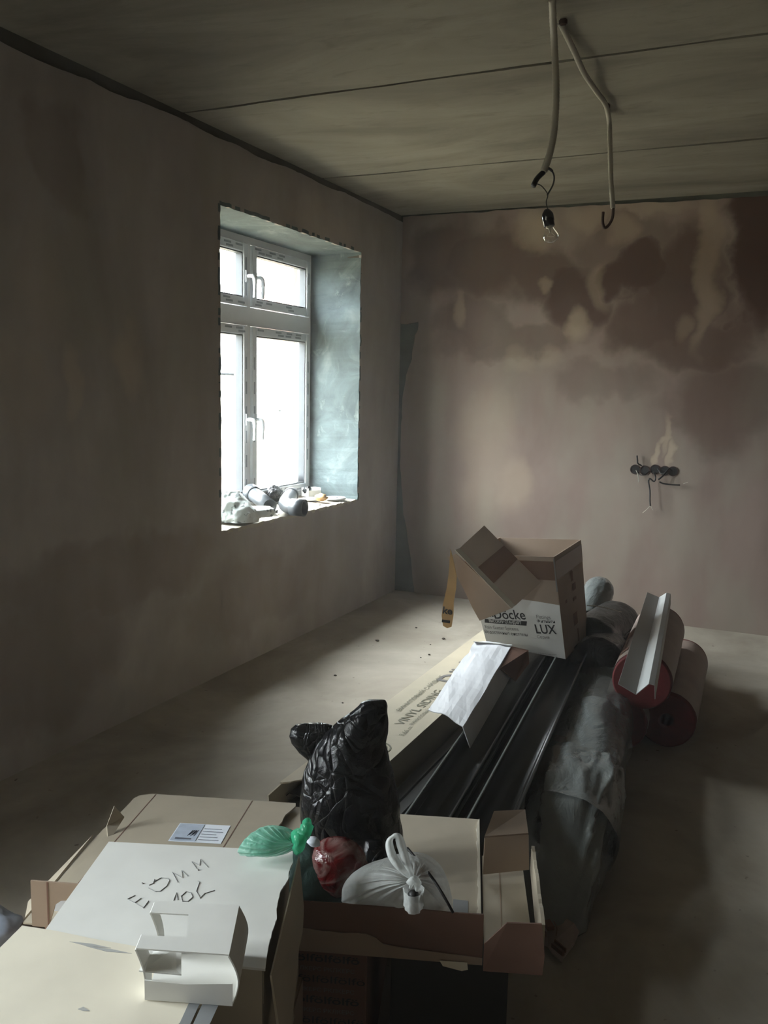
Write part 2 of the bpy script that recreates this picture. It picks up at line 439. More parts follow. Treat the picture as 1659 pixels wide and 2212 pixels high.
M['bag_green_pale'] = film_mat('pale_green_bag_film', (.30, .66, .52, 1), .72, .25, 18, .5, (1, 1, 1), .5)
M['bag_green_dark'] = film_mat('dull_green_bag_film', (.045, .085, .075, 1), 1.5, .35, 10, .4, (1, 1, 1), .2)
def red_bag():
    mt, t, b, o = newmat('red_wrapper_film'); v = coords(t, kind='obj')
    f = ntex(t, v, 11, 3, .5, 1.0)
    c = ramp(t, f, [(.54, lin((88, 18, 20))), (.60, lin((116, 90, 86))), (.64, lin((82, 18, 20))), (.72, lin((44, 14, 16)))])
    t.links.new(c, b.inputs['Base Color']); b.inputs['Roughness'].default_value = .22
    bump(t, b, ntex(t, v, 24, 4, .6, 1), .5, .015); return mt
M['bag_red'] = red_bag()
def crinkle_white():
    mt, t, b, o = newmat('printed_white_bag'); v = coords(t, kind='obj')
    f = ntex(t, v, 26, 2, .5, .8)
    c = ramp(t, f, [(.60, lin((226, 230, 226))), (.66, lin((140, 144, 142)))])
    t.links.new(c, b.inputs['Base Color']); b.inputs['Roughness'].default_value = .35
    bump(t, b, ntex(t, v, 30, 4), .4, .01); return mt
M['crinkle'] = crinkle_white()
def brick_mat():
    mt, t, b, o = newmat('pale_brickwork')
    v = coords(t, (1, 1, 1)); rot = v
    br = N(t, 'ShaderNodeTexBrick'); br.inputs['Scale'].default_value = 4
    br.inputs['Color1'].default_value = lin((204, 170, 150)); br.inputs['Color2'].default_value = lin((170, 130, 112)); br.inputs['Mortar'].default_value = lin((225, 222, 216))
    br.inputs['Mortar Size'].default_value = .03
    cmb = N(t, 'ShaderNodeCombineXYZ'); s = N(t, 'ShaderNodeSeparateXYZ'); t.links.new(v, s.inputs[0])
    t.links.new(math_(t, 'ADD', s.outputs[0], s.outputs[1]), cmb.inputs[0]); t.links.new(s.outputs[2], cmb.inputs[1])
    t.links.new(cmb.outputs[0], br.inputs['Vector']); t.links.new(br.outputs[0], b.inputs['Base Color'])
    b.inputs['Roughness'].default_value = .9; return mt
M['brick'] = brick_mat()
M['ground'] = plain('trodden_ground', lin((120, 112, 92)), .95, .2, 1)

# ------------------------------------------------------------------ text laid on a surface
_tc = {}
def text_mesh(s, bold=0.0):
    k = (s, bold)
    if k not in _tc:
        c = bpy.data.curves.new('lettering', 'FONT'); c.body = s; c.size = 1; c.offset = bold; c.resolution_u = 4
        o = bpy.data.objects.new('lettering', c); COL.objects.link(o)
        bpy.context.view_layer.update()
        me = bpy.data.meshes.new_from_object(o.evaluated_get(bpy.context.evaluated_depsgraph_get()))
        COL.objects.unlink(o); bpy.data.objects.remove(o)
        vs = [v.co.copy() for v in me.vertices]; fs = [tuple(p.vertices) for p in me.polygons]
        _tc[k] = (vs, fs)
    return _tc[k]
class Quad:
    """bilinear patch: a=bottom-left b=bottom-right c=top-right d=top-left, n points to the reader"""
    def __init__(s, a, b, c, d, off=.0012):
        s.a, s.b, s.c, s.d = map(Vector, (a, b, c, d))
        s.w = ((s.b-s.a).length+(s.c-s.d).length)/2; s.h = ((s.d-s.a).length+(s.c-s.b).length)/2
        s.n = (s.b-s.a).cross(s.d-s.a).normalized(); s.off = off
    def P(s, u, v, off=None):
        return (s.a*(1-u)+s.b*u)*(1-v) + (s.d*(1-u)+s.c*u)*v + s.n*(s.off if off is None else off)
def text_on(parent, q, s, u, v, h, mat, width=None, bold=0.0, ang=0.0, name='print', label=None, mirror=False):
    """text s with its lower left at (u,v) metres on quad q, letter height h (cap ~ .7 em)"""
    vs, fs = text_mesh(s, bold)
    x1 = max(p.x for p in vs); x0 = min(p.x for p in vs)
    k = h/.72; kx = k if width is None else width/(x1-x0)
    ca, sa = math.cos(ang), math.sin(ang); out = []
    for lift in (0, .0006):
        for p in vs:
            X = (p.x-x0)*kx; Y = p.y*k
            if mirror: X = (x1-x0)*kx-X
            out.append(q.P((u+X*ca-Y*sa)/q.w, (v+X*sa+Y*ca)/q.h, q.off+lift))
    n = len(vs); faces = [tuple(i+n for i in f) for f in fs]
    o = obj(name, (out, faces), mat, parent)
    if label: o['label'] = label
    return o
def patch_on(parent, q, u0, v0, u1, v1, mat, name='label', off=None, label=None):
    o_ = q.off if off is None else off
    a = [q.P(u/q.w, v/q.h, o_) for u, v in ((u0, v0), (u1, v0), (u1, v1), (u0, v1))]
    o = obj(name, sheet(a, .0005, q.n), mat, parent)
    if label: o['label'] = label
    return o

# ================================================================== THE ROOM
def struct(name, bm, mat, parent=None):
    bmesh.ops.recalc_face_normals(bm, faces=bm.faces)
    o = obj(name, bm, mat, parent)
    if not parent: o['kind'] = 'structure'
    return o
bm = bmesh.new(); box(bm, -A-WT, RX+.2, FY-.2, D+.2, -.15, 0); struct('floor', bm, M['floor'])
# ceiling: precast slabs with joints running across the room
joints = [-1.94, -.57, .80, 2.17, 3.545, 4.913]
bm = bmesh.new()
ys = [FY] + joints + [D+.02]
box(bm, -A-WT, RX+.2, FY-.2, D+.2, HT+.03, HT+.2, mi=1)
for i in range(len(ys)-1):
    ya, yb = ys[i], ys[i+1]
    n = 70
    g0, g1 = (.0 if i == 0 else .010), (.0 if i == len(ys)-2 else .010)
    lo_, hi_ = [], []
    for k in range(n+1):
        x = -A-.02+(RX+A+.04)*k/n
        g0 = (0 if i == 0 else (.026 if i == 4 else .013)); a = fbm(Vector((x*2.3, i*7.1, .5)), 3); b_ = fbm(Vector((x*2.3, i*5.3, 8.5)), 3)
        lo_.append(Vector((x, ya+(g0+.012*max(-.4, a))*(1 if i else 0), HT)))
        hi_.append(Vector((x, yb-(g1+.010*max(-.4, b_))*(1 if i < len(ys)-2 else 0), HT)))
    for k in range(n):
        for (z0_, z1_) in ((HT, HT+.035),):
            q = [lo_[k], lo_[k+1], hi_[k+1], hi_[k]]
            slab(bm, q, .035, (0, 0, 1))
c = struct('ceiling', bm, [M['ceiling'], M['groove']])

# left wall: masonry core with two openings, plaster skin that stops short of the ceiling
def wall_left():
    bm = bmesh.new(); xo, xi = -A-WT, -A-.018
    cuts = sorted(WINS)
    y = FY-.2
    for (y0, y1, z0, z1) in cuts:
        box(bm, xo, xi, y, y0, 0, HT+.03, mi=1)
        box(bm, xo, xi, y0, y1, 0, z0, mi=1); box(bm, xo, xi, y0, y1, z1, HT+.03, mi=1)
        y = y1
    box(bm, xo, xi, y, D+.2, 0, HT+.03, mi=1)
    # reveals (render coat lining each opening)
    for (y0, y1, z0, z1) in cuts:
        t_ = .014
        def lin_(a0, a1, f_in, f_out, fn):
            pass
        for side in range(4):
            n = 60
            for k in range(n):
                t0_, t1_ = k/n, (k+1)/n
                def edge(t):
                    w = .006*fbm(Vector((t*26, side*9.1, y0)), 3)
                    w2 = .004*fbm(Vector((t*30, side*3.1, y0+5)), 3)
                    if side == 0: return Vector((-A+w2, y0+(y1-y0)*t, z0+t_*.3+w)), Vector((-A-GD-.04, y0+(y1-y0)*t, z0+t_))
                    if side == 1: return Vector((-A+w2, y1-t_*.3-w, z0+(z1-z0)*t)), Vector((-A-GD-.04, y1-t_*.3, z0+(z1-z0)*t))
                    if side == 2: return Vector((-A+w2, y1-(y1-y0)*t, z1-t_*.3-w)), Vector((-A-GD-.04, y1-(y1-y0)*t, z1-t_*.6))
                    return Vector((-A+w2, y0+t_*.3+w, z1-(z1-z0)*t)), Vector((-A-GD-.04, y0+t_, z1-(z1-z0)*t))
                a, b = edge(t0_); c_, d_ = edge(t1_)
                nn = {0: (0, 0, -1), 1: (0, 1, 0), 2: (0, 0, 1), 3: (0, -1, 0)}[side]
                slab(bm, [a, c_, d_, b], .02, nn, mi=3 if side == 0 else 2)
    # plaster skin pieces
    def piece(pts): slab(bm, pts, .018, (-1, 0, 0), mi=0)
    y = FY
    def top(ya, yb, seed):   # ragged upper edge, from yb back to ya
        n = max(6, int((yb-ya)/.035)); out = []
        for k in range(n+1):
            yy = yb+(ya-yb)*k/n
            base = .062 + .018*math.sin(yy*.9+1.0)
            if yy > 4.6: base = .040
            zz = HT-base-.014*fbm(Vector((yy*3.1, 2.2, 4.4)), 4)
            out.append(Vector((-A, yy, zz)))
        return out
    for (y0, y1, z0, z1) in cuts:
        L = [Vector((-A, y, 0)), Vector((-A, y0, 0))] + ragged((-A, y0, z0-.001), (-A, y0, z1), 40, .004, (0, 1, 0), y0)
        piece([Vector((-A, y, 0)), Vector((-A, y0, 0)), Vector((-A, y0, z0-.004))] + [p+Vector((0, .003, 0)) for p in ragged((-A, y0, z0), (-A, y0, z1), 60, .004, (0, 1, 0), y0)] + [Vector((-A, y0, z1))] + top(y, y0, 1))
        piece([Vector((-A, y0-.003, 0)), Vector((-A, y1+.003, 0))] + ragged((-A, y1+.003, z0-.002), (-A, y0-.003, z0-.002), 60, .006, (0, 0, 1), y1) + [Vector((-A, y0-.003, z0-.002))])
        piece([p for p in ragged((-A, y0, z1-.004), (-A, y1, z1-.004), 60, .004, (0, 0, 1), y1+2)] + [Vector((-A, y1, z1+.003))] + top(y0, y1, 2))
        y = y1
    piece([Vector((-A, y, 0)), Vector((-A, D, 0))] + top(y, D, 3) )
    return struct('wall_left', bm, [M['plaster_left'], M['gap'], M['reveal'], M['floor']])
wall_left()
# back wall: dark base, plaster skin with a bare strip near the corner
def wall_back():
    bm = bmesh.new(); box(bm, -A-WT, RX+.2, D+.02, D+.4, 0, HT+.03, mi=1)
    pts = []
    edge = [(895, 1281), (889, 1220), (880, 1160), (872, 1110), (868, 1060), (864, 1000), (866, 930), (869, 860), (878, 810), (890, 775), (893, 745), (896, 725), (903, 712), (904, 695), (878, 700), (850, 698)]
    for i in range(len(edge)-1):
        a = at(*edge[i], y=D); b = at(*edge[i+1], y=D)
        for k in range(5):
            p = a.lerp(b, k/5); w = .006*fbm(Vector((p.z*14, 3, p.x*9)), 3); pts.append(Vector((max(-A+.002, p.x+w), D, max(0, p.z+w*.5))))
    pts[0].z = 0
    pts.append(Vector((-A, D, pts[-1].z)))
    n = 150
    for k in range(n+1):
        x = -A+(RX+A)*k/n
        base = .012+.022*min(1, max(0, (x+1.9)/1.5))+.016*max(0, fbm(Vector((x*4, 7, 1)), 4)) + .006*fbm(Vector((x*11, 7, 1)), 3)
        pts.append(Vector((x, D, HT-base)))
    pts.append(Vector((RX, D, 0)))
    slab(bm, pts, .02, (0, 1, 0), mi=0)
    return struct('wall_back', bm, [M['plaster_back'], M['concrete_dark']])
wall_back()
bm = bmesh.new(); box(bm, RX, RX+.2, FY-.2, D+.2, 0, HT+.03); struct('wall_right', bm, M['plaster_brown'])
bm = bmesh.new(); box(bm, -A-WT, RX+.2, FY-.2, FY, 0, HT+.03); struct('wall_front', bm, M['plaster_brown'])

# ------------------------------------------------------------------ windows
def window(idx, y0, y1, z0, z1, my, tz0, tz1):
    root = bpy.data.objects.new('window_%d' % idx, None); COL.objects.link(root); root['kind'] = 'structure'
    root.location = (-A-GD, (y0+y1)/2, z0)
    X1 = -A-GD; X0 = X1-.07
    fr = bmesh.new(); fw = .030
    zb = z0+.02
    box(fr, X0, X1, y0, y0+fw, zb, z1); box(fr, X0, X1, y1-fw, y1, zb, z1)
    box(fr, X0, X1, y0+fw, y1-fw, zb, zb+fw); box(fr, X0, X1, y0+fw, y1-fw, z1-fw-.02, z1)
    box(fr, X0, X1, my-.018, my+.018, zb+fw, z1-fw-.02)
    box(fr, X0, X1, y0+fw, my-.018, tz0, tz1); box(fr, X0, X1, my+.018, y1-fw, tz0, tz1)
    obj('window_frame', fr, M['pvc_white'], root)
    prints = []
    for (a, b, hinge) in ((y0+fw, my-.018, 0), (my+.018, y1-fw, 1)):
        for (c_, d_) in ((zb+fw, tz0), (tz1, z1-fw-.02)):
            s = bmesh.new(); w = .052; X2 = X1+.014; e = .004
            a_, b_, cc, dd = a+e, b-e, c_+e, d_-e
            box(s, X0+.01, X2, a_, a_+w, cc, dd); box(s, X0+.01, X2, b_-w, b_, cc, dd)
            box(s, X0+.01, X2, a_+w, b_-w, cc, cc+w); box(s, X0+.01, X2, a_+w, b_-w, dd-w, dd)
            bmesh.ops.bevel(s, geom=list(s.edges), offset=.004, segments=2, affect='EDGES')
            so = obj('sash', s, M['pvc_film'], root)
            g = bmesh.new(); gk = .007
            for (p0, p1, q0, q1) in ((a_+w, a_+w+gk, cc+w, dd-w), (b_-w-gk, b_-w, cc+w, dd-w), (a_+w, b_-w, cc+w, cc+w+gk), (a_+w, b_-w, dd-w-gk, dd-w)):
                box(g, X0+.03, X2-.008, p0, p1, q0, q1)
            obj('gasket', g, M['gasket'], so)
            gl = bmesh.new()
            box(gl, X0+.036, X0+.040, a_+w+.001, b_-w-.001, cc+w+.001, dd-w-.001); obj('glass_pane', gl, M['glass'], so)
            # printed marks on the protective film
            pr = bmesh.new(); z = cc+w*1.2
            while z < dd-w*1.2-.06:
                for yy in (a_+w*.30, b_-w*.62):
                    if random.random() < .8: box(pr, X2, X2+.0005, yy, yy+.014, z, z+.075)
                z += .15
            yy = a_+w*.5
            while yy < b_-.10:
                for zz in (cc+.012, cc+.030, dd-.040, dd-.022):
                    if random.random() < .6:
                        o_ = random.uniform(0, .05); box(pr, X2, X2+.0005, yy+o_, yy+o_+.072, zz, zz+.012)
                yy += .12
            obj('film_print', pr, M['film_print'], so)
    # handles on both sides of the mullion
    for zz in (z0+.56, z0+1.42):
        for s_ in (-1, 1):
            yy = my + s_*.046
            h = bmesh.new(); X2 = X1+.014
            box(h, X2, X2+.009, yy-.014, yy+.014, zz-.035, zz+.035)
            tube(h, smooth_path([(X2+.008, yy, zz), (X2+.040, yy, zz), (X2+.052, yy+.006, zz-.012), (X2+.054, yy+.010, zz-.045), (X2+.050, yy+.012, zz-.125)], 5), [.011]*6+[.012]*10+[.010]*5, 10)
            obj('handle', h, M['plastic_white'], root)
    # protective rail outside
    r = bmesh.new(); XR = X0-.05
    return root
w1 = WINS[0]
window(1, w1[0], w1[1], w1[2], w1[3], 4.645, 1.905, 2.015)
w2 = WINS[1]
window(2, w2[0], w2[1], w2[2], w2[3], -.025, 1.905, 2.015)

# outside: ground, a brick pier of the facade, a metal rail before the window
bm = bmesh.new(); box(bm, -60, -A-WT-.3, -40, 60, -1.3, -1.2); o = struct('ground', bm, M['ground'])
p = at(625, 800, x=-6.2)
bm = bmesh.new(); box(bm, -6.6, -6.2, p.y-.10, p.y+.15, -1.2, 3.9)
for k in range(34): box(bm, -6.62, -6.19, p.y-.13 if k % 2 else p.y-.11, p.y+.16, -1.15+k*.15, -1.15+k*.15+.07)
o = obj('brick_pier', bm, M['brick']); tag(center_origin(o), 'pale brick pier standing outside beyond the right window panes', 'pillar')
pp = at(601, 905, x=-5.2); pq = at(607, 960, x=-5.2)
bm = bmesh.new(); tube(bm, [at(597, 883, x=-5.2), at(605, 884, x=-5.2), at(606, 910, x=-5.2), at(602, 945, x=-5.2), Vector((-5.2, at(602, 945, x=-5.2).y, -1.2))], .022, 8)
o = obj('garden_post', bm, M['pipe_grey']); tag(center_origin(o), 'thin grey post with a bent top standing outside, seen through the right pane', 'post')
bm = bmesh.new()
ya = at(511, 808, x=-A-WT-.10).y; za = at(495, 808, x=-A-WT-.10).z
tube(bm, [(-A-WT-.1, ya, -1.2), (-A-WT-.1, ya, 2.7)], .014, 8); tube(bm, [(-A-WT-.1, 3.2, za), (-A-WT-.1, ya, za)], .010, 8)
o = obj('metal_rail', bm, M['pipe_grey']); tag(center_origin(o), 'thin grey metal rail outside the left window panes', 'rail')

# ================================================================== CEILING CABLES
def light_point():
    t = thing('pendant_bulb', 'bare clear bulb in a black socket hanging below a white conduit and bent cable', 'light bulb', (-.8, 3.0, HT))
    pts = [(-.80, 2.99, HT-.002), at(1197, 90, d=3.0), at(1201, 180, d=3.0), at(1198, 270, d=3.0), at(1188, 330, d=3.0), at(1174, 372, d=3.0)]
    b = bmesh.new(); P = smooth_path(pts, 22); tube(b, P, [.0115+.0012*(i % 2) for i in range(len(P))], 10)
    obj('conduit', b, M['cond'], t, True)
    b = bmesh.new(); tube(b, [at(1180, 2, d=2.93), at(1190, 18, d=2.95), at(1199, 30, d=2.97)], .008, 8); obj('conduit', b, M['cond'], t, True)
    b = bmesh.new(); tube(b, smooth_path([at(1173, 374, d=3.0), at(1180, 364, d=3.0), at(1191, 368, d=3.0), at(1197, 382, d=3.0), at(1194, 400, d=3.0), at(1182, 422, d=3.0)], 6), [.006]*6+[.005]*8+[.003]*17, 8)
    tube(b, smooth_path([at(1174, 372, d=3.0), at(1160, 386, d=2.99), at(1152, 402, d=2.98)], 6), .0095, 8)
    obj('bent_cable', b, M['cable'], t, True)
    b = bmesh.new(); tube(b, smooth_path([at(1156, 396, d=2.985), at(1170, 402, d=3.0), at(1183, 420, d=3.0), at(1180, 436, d=3.0), at(1183, 452, d=3.0)], 6), .0018, 6)
    obj('thin_wire', b, M['cable'], t, True)
    c0 = at(1181, 452, d=3.0); c1 = at(1187, 488, d=3.0); c2 = at(1192, 523, d=3.0); ax = (c2-c0).normalized()
    def lathe(prof, o, axis, seg=24):
        bb = bmesh.new(); ref = CR; n = (ref-axis*ref.dot(axis)).normalized(); bi = axis.cross(n); R = []
        for z, r in prof: R.append([bb.verts.new(o+axis*z+(n*math.cos(2*PI*k/seg)+bi*math.sin(2*PI*k/seg))*max(r, .0003)) for k in range(seg)])
        for i in range(len(R)-1):
            for k in range(seg): bb.faces.new([R[i][k], R[i][(k+1) % seg], R[i+1][(k+1) % seg], R[i+1][k]])
        return bb
    obj('lamp_socket', lathe([(0, 0), (.001, .008), (.006, .012), (.014, .0175), (.020, .0195), (.040, .020), (.042, .0185), (.058, .0185), (.060, .0165), (.060, .013)], c0, ax), M['bakelite'], t, True)
    g = lathe([(.058, .012), (.066, .013), (.074, .017), (.082, .022), (.090, .0255), (.098, .026), (.105, .0235), (.110, .018), (.1135, .010), (.1145, 0)], c0, ax)
    go = obj('glass_bulb', g, M['bulb'], t, True)
    fb = lathe([(.058, .0115), (.064, .0115), (.068, .004), (.080, .003), (.082, 0)], c0, ax, 12); obj('lamp_stem', fb, M['brass'], go, True)
    b = bmesh.new(); p = c0+ax*.080; w = CR*.012
    tube(b, smooth_path([p, p-w+ax*.010, p-w*.4+ax*.015, p+w*.4+ax*.015, p+w+ax*.010, p], 5), .0006, 5); obj('filament', b, M['copper'], go)
    return t
light_point()
def hook_point():
    t = thing('ceiling_cable', 'white conduit running along the ceiling and hanging down to a rusty bent cable end', 'cable', (-.81, 3.2, HT))
    P = smooth_path([(-.812, 3.16, HT-.012), at(1240, 110, z=HT-.02), at(1262, 158, z=HT-.035), at(1290, 200, z=HT-.015), at(1308, 226, z=HT-.02), at(1316, 262, d=4.03), at(1318, 320, d=4.02), at(1320, 390, d=4.0), at(1324, 450, d=4.0)], 16)
    b = bmesh.new(); tube(b, P, [.0105+.001*(i % 2) for i in range(len(P))], 10); obj('conduit', b, M['cond'], t, True)
    b = bmesh.new(); tube(b, smooth_path([at(1325, 448, d=4.0), at(1323, 470, d=4.0), at(1315, 486, d=4.0), at(1306, 492, d=4.0), at(1302, 480, d=4.0), at(1303, 458, d=4.0)], 6), .0065, 8)
    obj('cable_end', b, M['rust'], t, True)
    for px, py in ((1217, 40), (1311, 224)):
        b = bmesh.new(); c = at(px, py, z=HT); box(b, c.x-.014, c.x+.014, c.y-.008, c.y+.008, HT-.022, HT-.001)
        bmesh.ops.bevel(b, geom=list(b.edges), offset=.004, segments=2, affect='EDGES'); obj('clip', b, M['rust'], t)
hook_point()

# ================================================================== SOCKET BOXES AND WIRES ON THE BACK WALL
for i, (px, py) in enumerate([(1372, 1014), (1393, 1016), (1415, 1014), (1436, 1017), (1454, 1018)]):
    c = at(px, py, y=D); r = .033
    t = thing('wall_socket_box', ['leftmost of the five dark round socket boxes in the far wall', 'second from left of the five dark socket boxes in the far wall', 'middle one of the five dark socket boxes in the far wall', 'fourth from left of the five dark socket boxes in the far wall', 'rightmost of the five dark round socket boxes in the far wall'][i], 'socket box', c, 'row of empty socket boxes in the far wall')
    b = bmesh.new(); hollow(b, c+Vector((0, -.006, 0)), c+Vector((0, -.0005, 0)), r, r*.86, 20); obj('rim', b, M['sock'], t)
    b = bmesh.new(); tube(b, [c+Vector((0, -.0025, 0)), c+Vector((0, -.0004, 0))], r*.86, 20); obj('box_bottom', b, M['cable'], t)
def wire(pts, r, label, mat='cable', ends=()):
    P = smooth_path([at(px, py, y=D-dd) for px, py, dd in pts], 6)
    t = thing('loose_wire', label, 'wire', P[0], 'loose wires out of the socket boxes')
    b = bmesh.new(); tube(b, P, r, 7); obj('sheath', b, M[mat], t, True)
    for e_ in ends:
        b = bmesh.new(); tube(b, [at(px, py, y=D-dd) for px, py, dd in e_], .0022, 6); obj('bare_end', b, M['copper'], t)
wire([(1386, 1006, .01), (1378, 1001, .03), (1377, 994, .03), (1376, 984, .03)], .0052, 'short black wire sticking up above the leftmost socket box')
wire([(1374, 1016, .01), (1378, 1026, .03), (1380, 1042, .04)], .0030, 'thin pale wire end hanging from the leftmost socket box', 'cond')
wire([(1378, 1020, .01), (1384, 1026, .04), (1394, 1025, .04), (1403, 1018, .01)], .0036, 'black wire looping between the two left socket boxes')
wire([(1411, 1020, .01), (1416, 1030, .05), (1413, 1040, .05), (1404, 1034, .05), (1401, 1040, .05), (1404, 1060, .05), (1404, 1080, .05), (1405, 1093, .05)], .0050, 'long black wire hanging straight down with a forked end', 'cable',
     [[(1405, 1092, .05), (1397, 1101, .05), (1388, 1108, .05)], [(1405, 1092, .05), (1411, 1102, .05)]])
wire([(1440, 1018, .01), (1432, 1028, .05), (1422, 1036, .06)], .0055, 'thick black wire stub pointing down left under the fourth socket box')
wire([(1424, 1041, .05), (1434, 1045, .05), (1450, 1047, .05), (1469, 1048, .05)], .0050, 'black wire lying sideways to the right under the socket boxes', 'cable', [[(1476, 1045, .05), (1486, 1042, .05)]])
wire([(1420, 1012, .01), (1430, 1024, .03), (1440, 1018, .03), (1446, 1012, .02), (1452, 1018, .01)], .0034, 'black wire twisting between the right hand socket boxes')

# ================================================================== FLOOR BITS
def lump(name, c, r, label, cat, mat, seed=0, sq=(1, 1, .7)):
    b = bmesh.new(); bmesh.ops.create_icosphere(b, subdivisions=3, radius=1)
    for v in b.verts:
        k = 1+.35*fbm(v.co*1.4+Vector((seed*3.3, 0, 0)), 3); v.co = Vector((v.co.x*sq[0], v.co.y*sq[1], v.co.z*sq[2]))*r*k
    mz = min(v.co.z for v in b.verts)
    for v in b.verts: v.co.z -= mz
    o = obj(name, b, mat, None, True); o.location = c; return tag(o, label, cat)
lump('mortar_lump', at(738, 1303, z=0), .035, 'small pale lump of mortar on the floor by the left wall', 'lump', M['stone'], 1)
crumbs = [(909, 1421), (899, 1357), (958, 1381), (930, 1393), (927, 1415), (815, 1385), (740, 1519), (724, 1460)]
for i, (px, py) in enumerate(crumbs):
    o = lump('crumb', at(px, py, z=0), .004+.002*(i % 3), 'tiny dark crumb on the pale floor left of the long carton', 'crumb', M['crumb'], i+5, (1.3, 1, .6))
    o['group'] = 'crumbs on the pale floor'

# ================================================================== THE LONG PILE
G = lambda y: -.52-.10*(y-2.4)           # centre line of the film-wrapped pipes
# siding carton lying on the floor
def siding_carton():
    t = thing('long_carton', 'long flat cream carton lying on the floor with grey print and an open torn end', 'carton', (-1.34, 3.7, 0))
    x0, x1, y0, y1, h, th = -1.478, -1.215, 2.36, 5.45, .20, .005
    b = bmesh.new()
    slab(b, [(x0, y0+.02, 0), (x0, y1, 0), (x0, y1, h), (x0, y0+.10, h), (x0, y0, h*.96)], th, (1, 0, 0))
    slab(b, [(x1, y0, 0), (x1, y1, 0), (x1, y1, h), (x1, y0+.20, h), (x1, y0, h-.01)], th, (-1, 0, 0))
    slab(b, [(x0+th, y0+.03, 0), (x1-th, y0+.03, 0), (x1-th, y1, 0), (x0+th, y1, 0)], th, (0, 0, 1))
    slab(b, [(x0+th, y1, th), (x1-th, y1, th), (x1-th, y1, h), (x0+th, y1, h)], th, (0, -1, 0))
    obj('carton_body', b, M['card_siding'], t)
    top = [Vector((x0, y0+.10, h))] + ragged((x0, y0+.08, h), (x1, y0+.30, h), 26, .012, (0, 1, 0), 3) + [Vector((x1, y0+.34, h)), Vector((x1, y1, h)), Vector((x0, y1, h))]
    obj('carton_lid', sheet(top[1:], th, (0, 0, 1)), M['card_siding'], t)
    q = Quad((x0, y0+.1, h+th), (x0, y1, h+th), (x1-1e-4, y1, h+th), (x1, y0+.1, h+th)); q.n = Vector((0, 0, 1))
    # writing runs along the carton, read from its right-hand side
    q = Quad((x1, 2.4, h+th), (x1, 5.4, h+th), (x0, 5.4, h+th), (x0, 2.4, h+th))
    q.n = Vector((0, 0, 1))
    text_on(t, q, 'ВИНИЛОВЫЙ САЙДИНГ', .84, .165, .022, M['ink_green'], .52)
    text_on(t, q, 'VINYL SIDING', .70, .095, .040, M['ink_green'], .46)
    text_on(t, q, 'ВИНИЛОВЫЙ САЙДИНГ', .72, .060, .016, M['ink_green'], .36)
    text_on(t, q, 'Döcke', 1.28, .085, .095, M['ink_grey'], .46, .02)
    text_on(t, q, '3,66 m', .60, .050, .020, M['ink_green'], .10)
    c = q.P(.45/q.w, .10/q.h); b = bmesh.new()
    for rr, w in ((.062, .006), (.048, .003)): hollow(b, c, c+Vector((0, 0, .0006)), rr, rr-w, 36)
    for k in range(-3, 4):
        l = math.sqrt(.046**2-(k*.012)**2); box(b, c.x-l, c.x+l, c.y+k*.012-.003, c.y+k*.012+.003, c.z, c.z+.0006)
    obj('round_stamp', b, M['ink_green'], t)
siding_carton()
# what lies in the open end
for i in range(5):
    b = bmesh.new(); z = .008+i*.034
    P = []
    x0, x1 = -1.470, -1.224
    prof = [(x0, z), (x0+.012, z+.012), (x0+.10, z+.004), (x0+.112, z+.014), (x1-.012, z+.004), (x1, z+.014)]
    pr = prof + [(x, zz+.004) for x, zz in reversed(prof)]
    slab(b, [(x, 2.42+.012*i, zz) for x, zz in pr], 3.0, (0, 1, 0)); bmesh.ops.recalc_face_normals(b, faces=b.faces)
    o = obj('siding_panel', b, M['pvc_panel']); center_origin(o)
    tag(o, ['lowest dark siding panel', 'second lowest dark siding panel', 'middle dark siding panel', 'second highest dark siding panel', 'topmost dark siding panel'][i]+' in the open end of the cream carton', 'siding panel', 'siding panels inside the long carton')
# dark soffit panels beside the carton
for i in range(4):
    b = bmesh.new(); z = .002+i*.032; x0 = -1.205+.006*i; x1 = -.915
    prof = [(x0, z), (x0+.01, z+.020)]
    for k in range(5):
        a = x0+.02+k*(x1-x0-.04)/5; w = (x1-x0-.04)/5; prof += [(a, z+.024), (a+w*.8, z+.024), (a+w*.86, z+.012), (a+w*.94, z+.012)]
    prof += [(x1, z+.020)]
    pr = prof + [(x, max(z, zz-.004)) for x, zz in reversed(prof)]
    slab(b, [(x, 1.90+.03*i, zz) for x, zz in pr], 3.05, (0, 1, 0)); bmesh.ops.recalc_face_normals(b, faces=b.faces)
    o = obj('soffit_panel', b, M['pvc_panel']); center_origin(o)
    tag(o, ['bottom', 'second from bottom', 'second from top', 'topmost'][i]+' black ribbed panel of the stack between the cream carton and the gutters', 'panel', 'black ribbed panels beside the long carton')

# rain gutters nested in two columns
GA = math.atan2(.10, 1)
def gutter_bm(w=.118, h=.062, th=.0022, L=3.0):
    sec = []
    n = 14
    for k in range(n+1):
        a = PI*k/n; sec.append((-w/2*math.cos(a), -h*math.sin(a)**.8+h))
    # rolled beads on both edges
    bead = [(math.cos(a)*.005, math.sin(a)*.005) for a in [PI*2*k/8 for k in range(8)]]
    b = bmesh.new()
    inner = [(x*(1-th*2/w), z*(1-th/h)+th) for x, z in sec]
    pr = sec + list(reversed(inner))
    R = [[b.verts.new((x, y, z)) for x, z in pr] for y in (0, L)]
    m_ = len(pr)
    for k in range(m_):
        l = (k+1) % m_; b.faces.new([R[0][k], R[0][l], R[1][l], R[1][k]])
    for k in range(n):
        for r in R: b.faces.new([r[k], r[k+1], r[m_-2-k], r[m_-1-k]])
    bmesh.ops.recalc_face_normals(b, faces=b.faces)
    return b
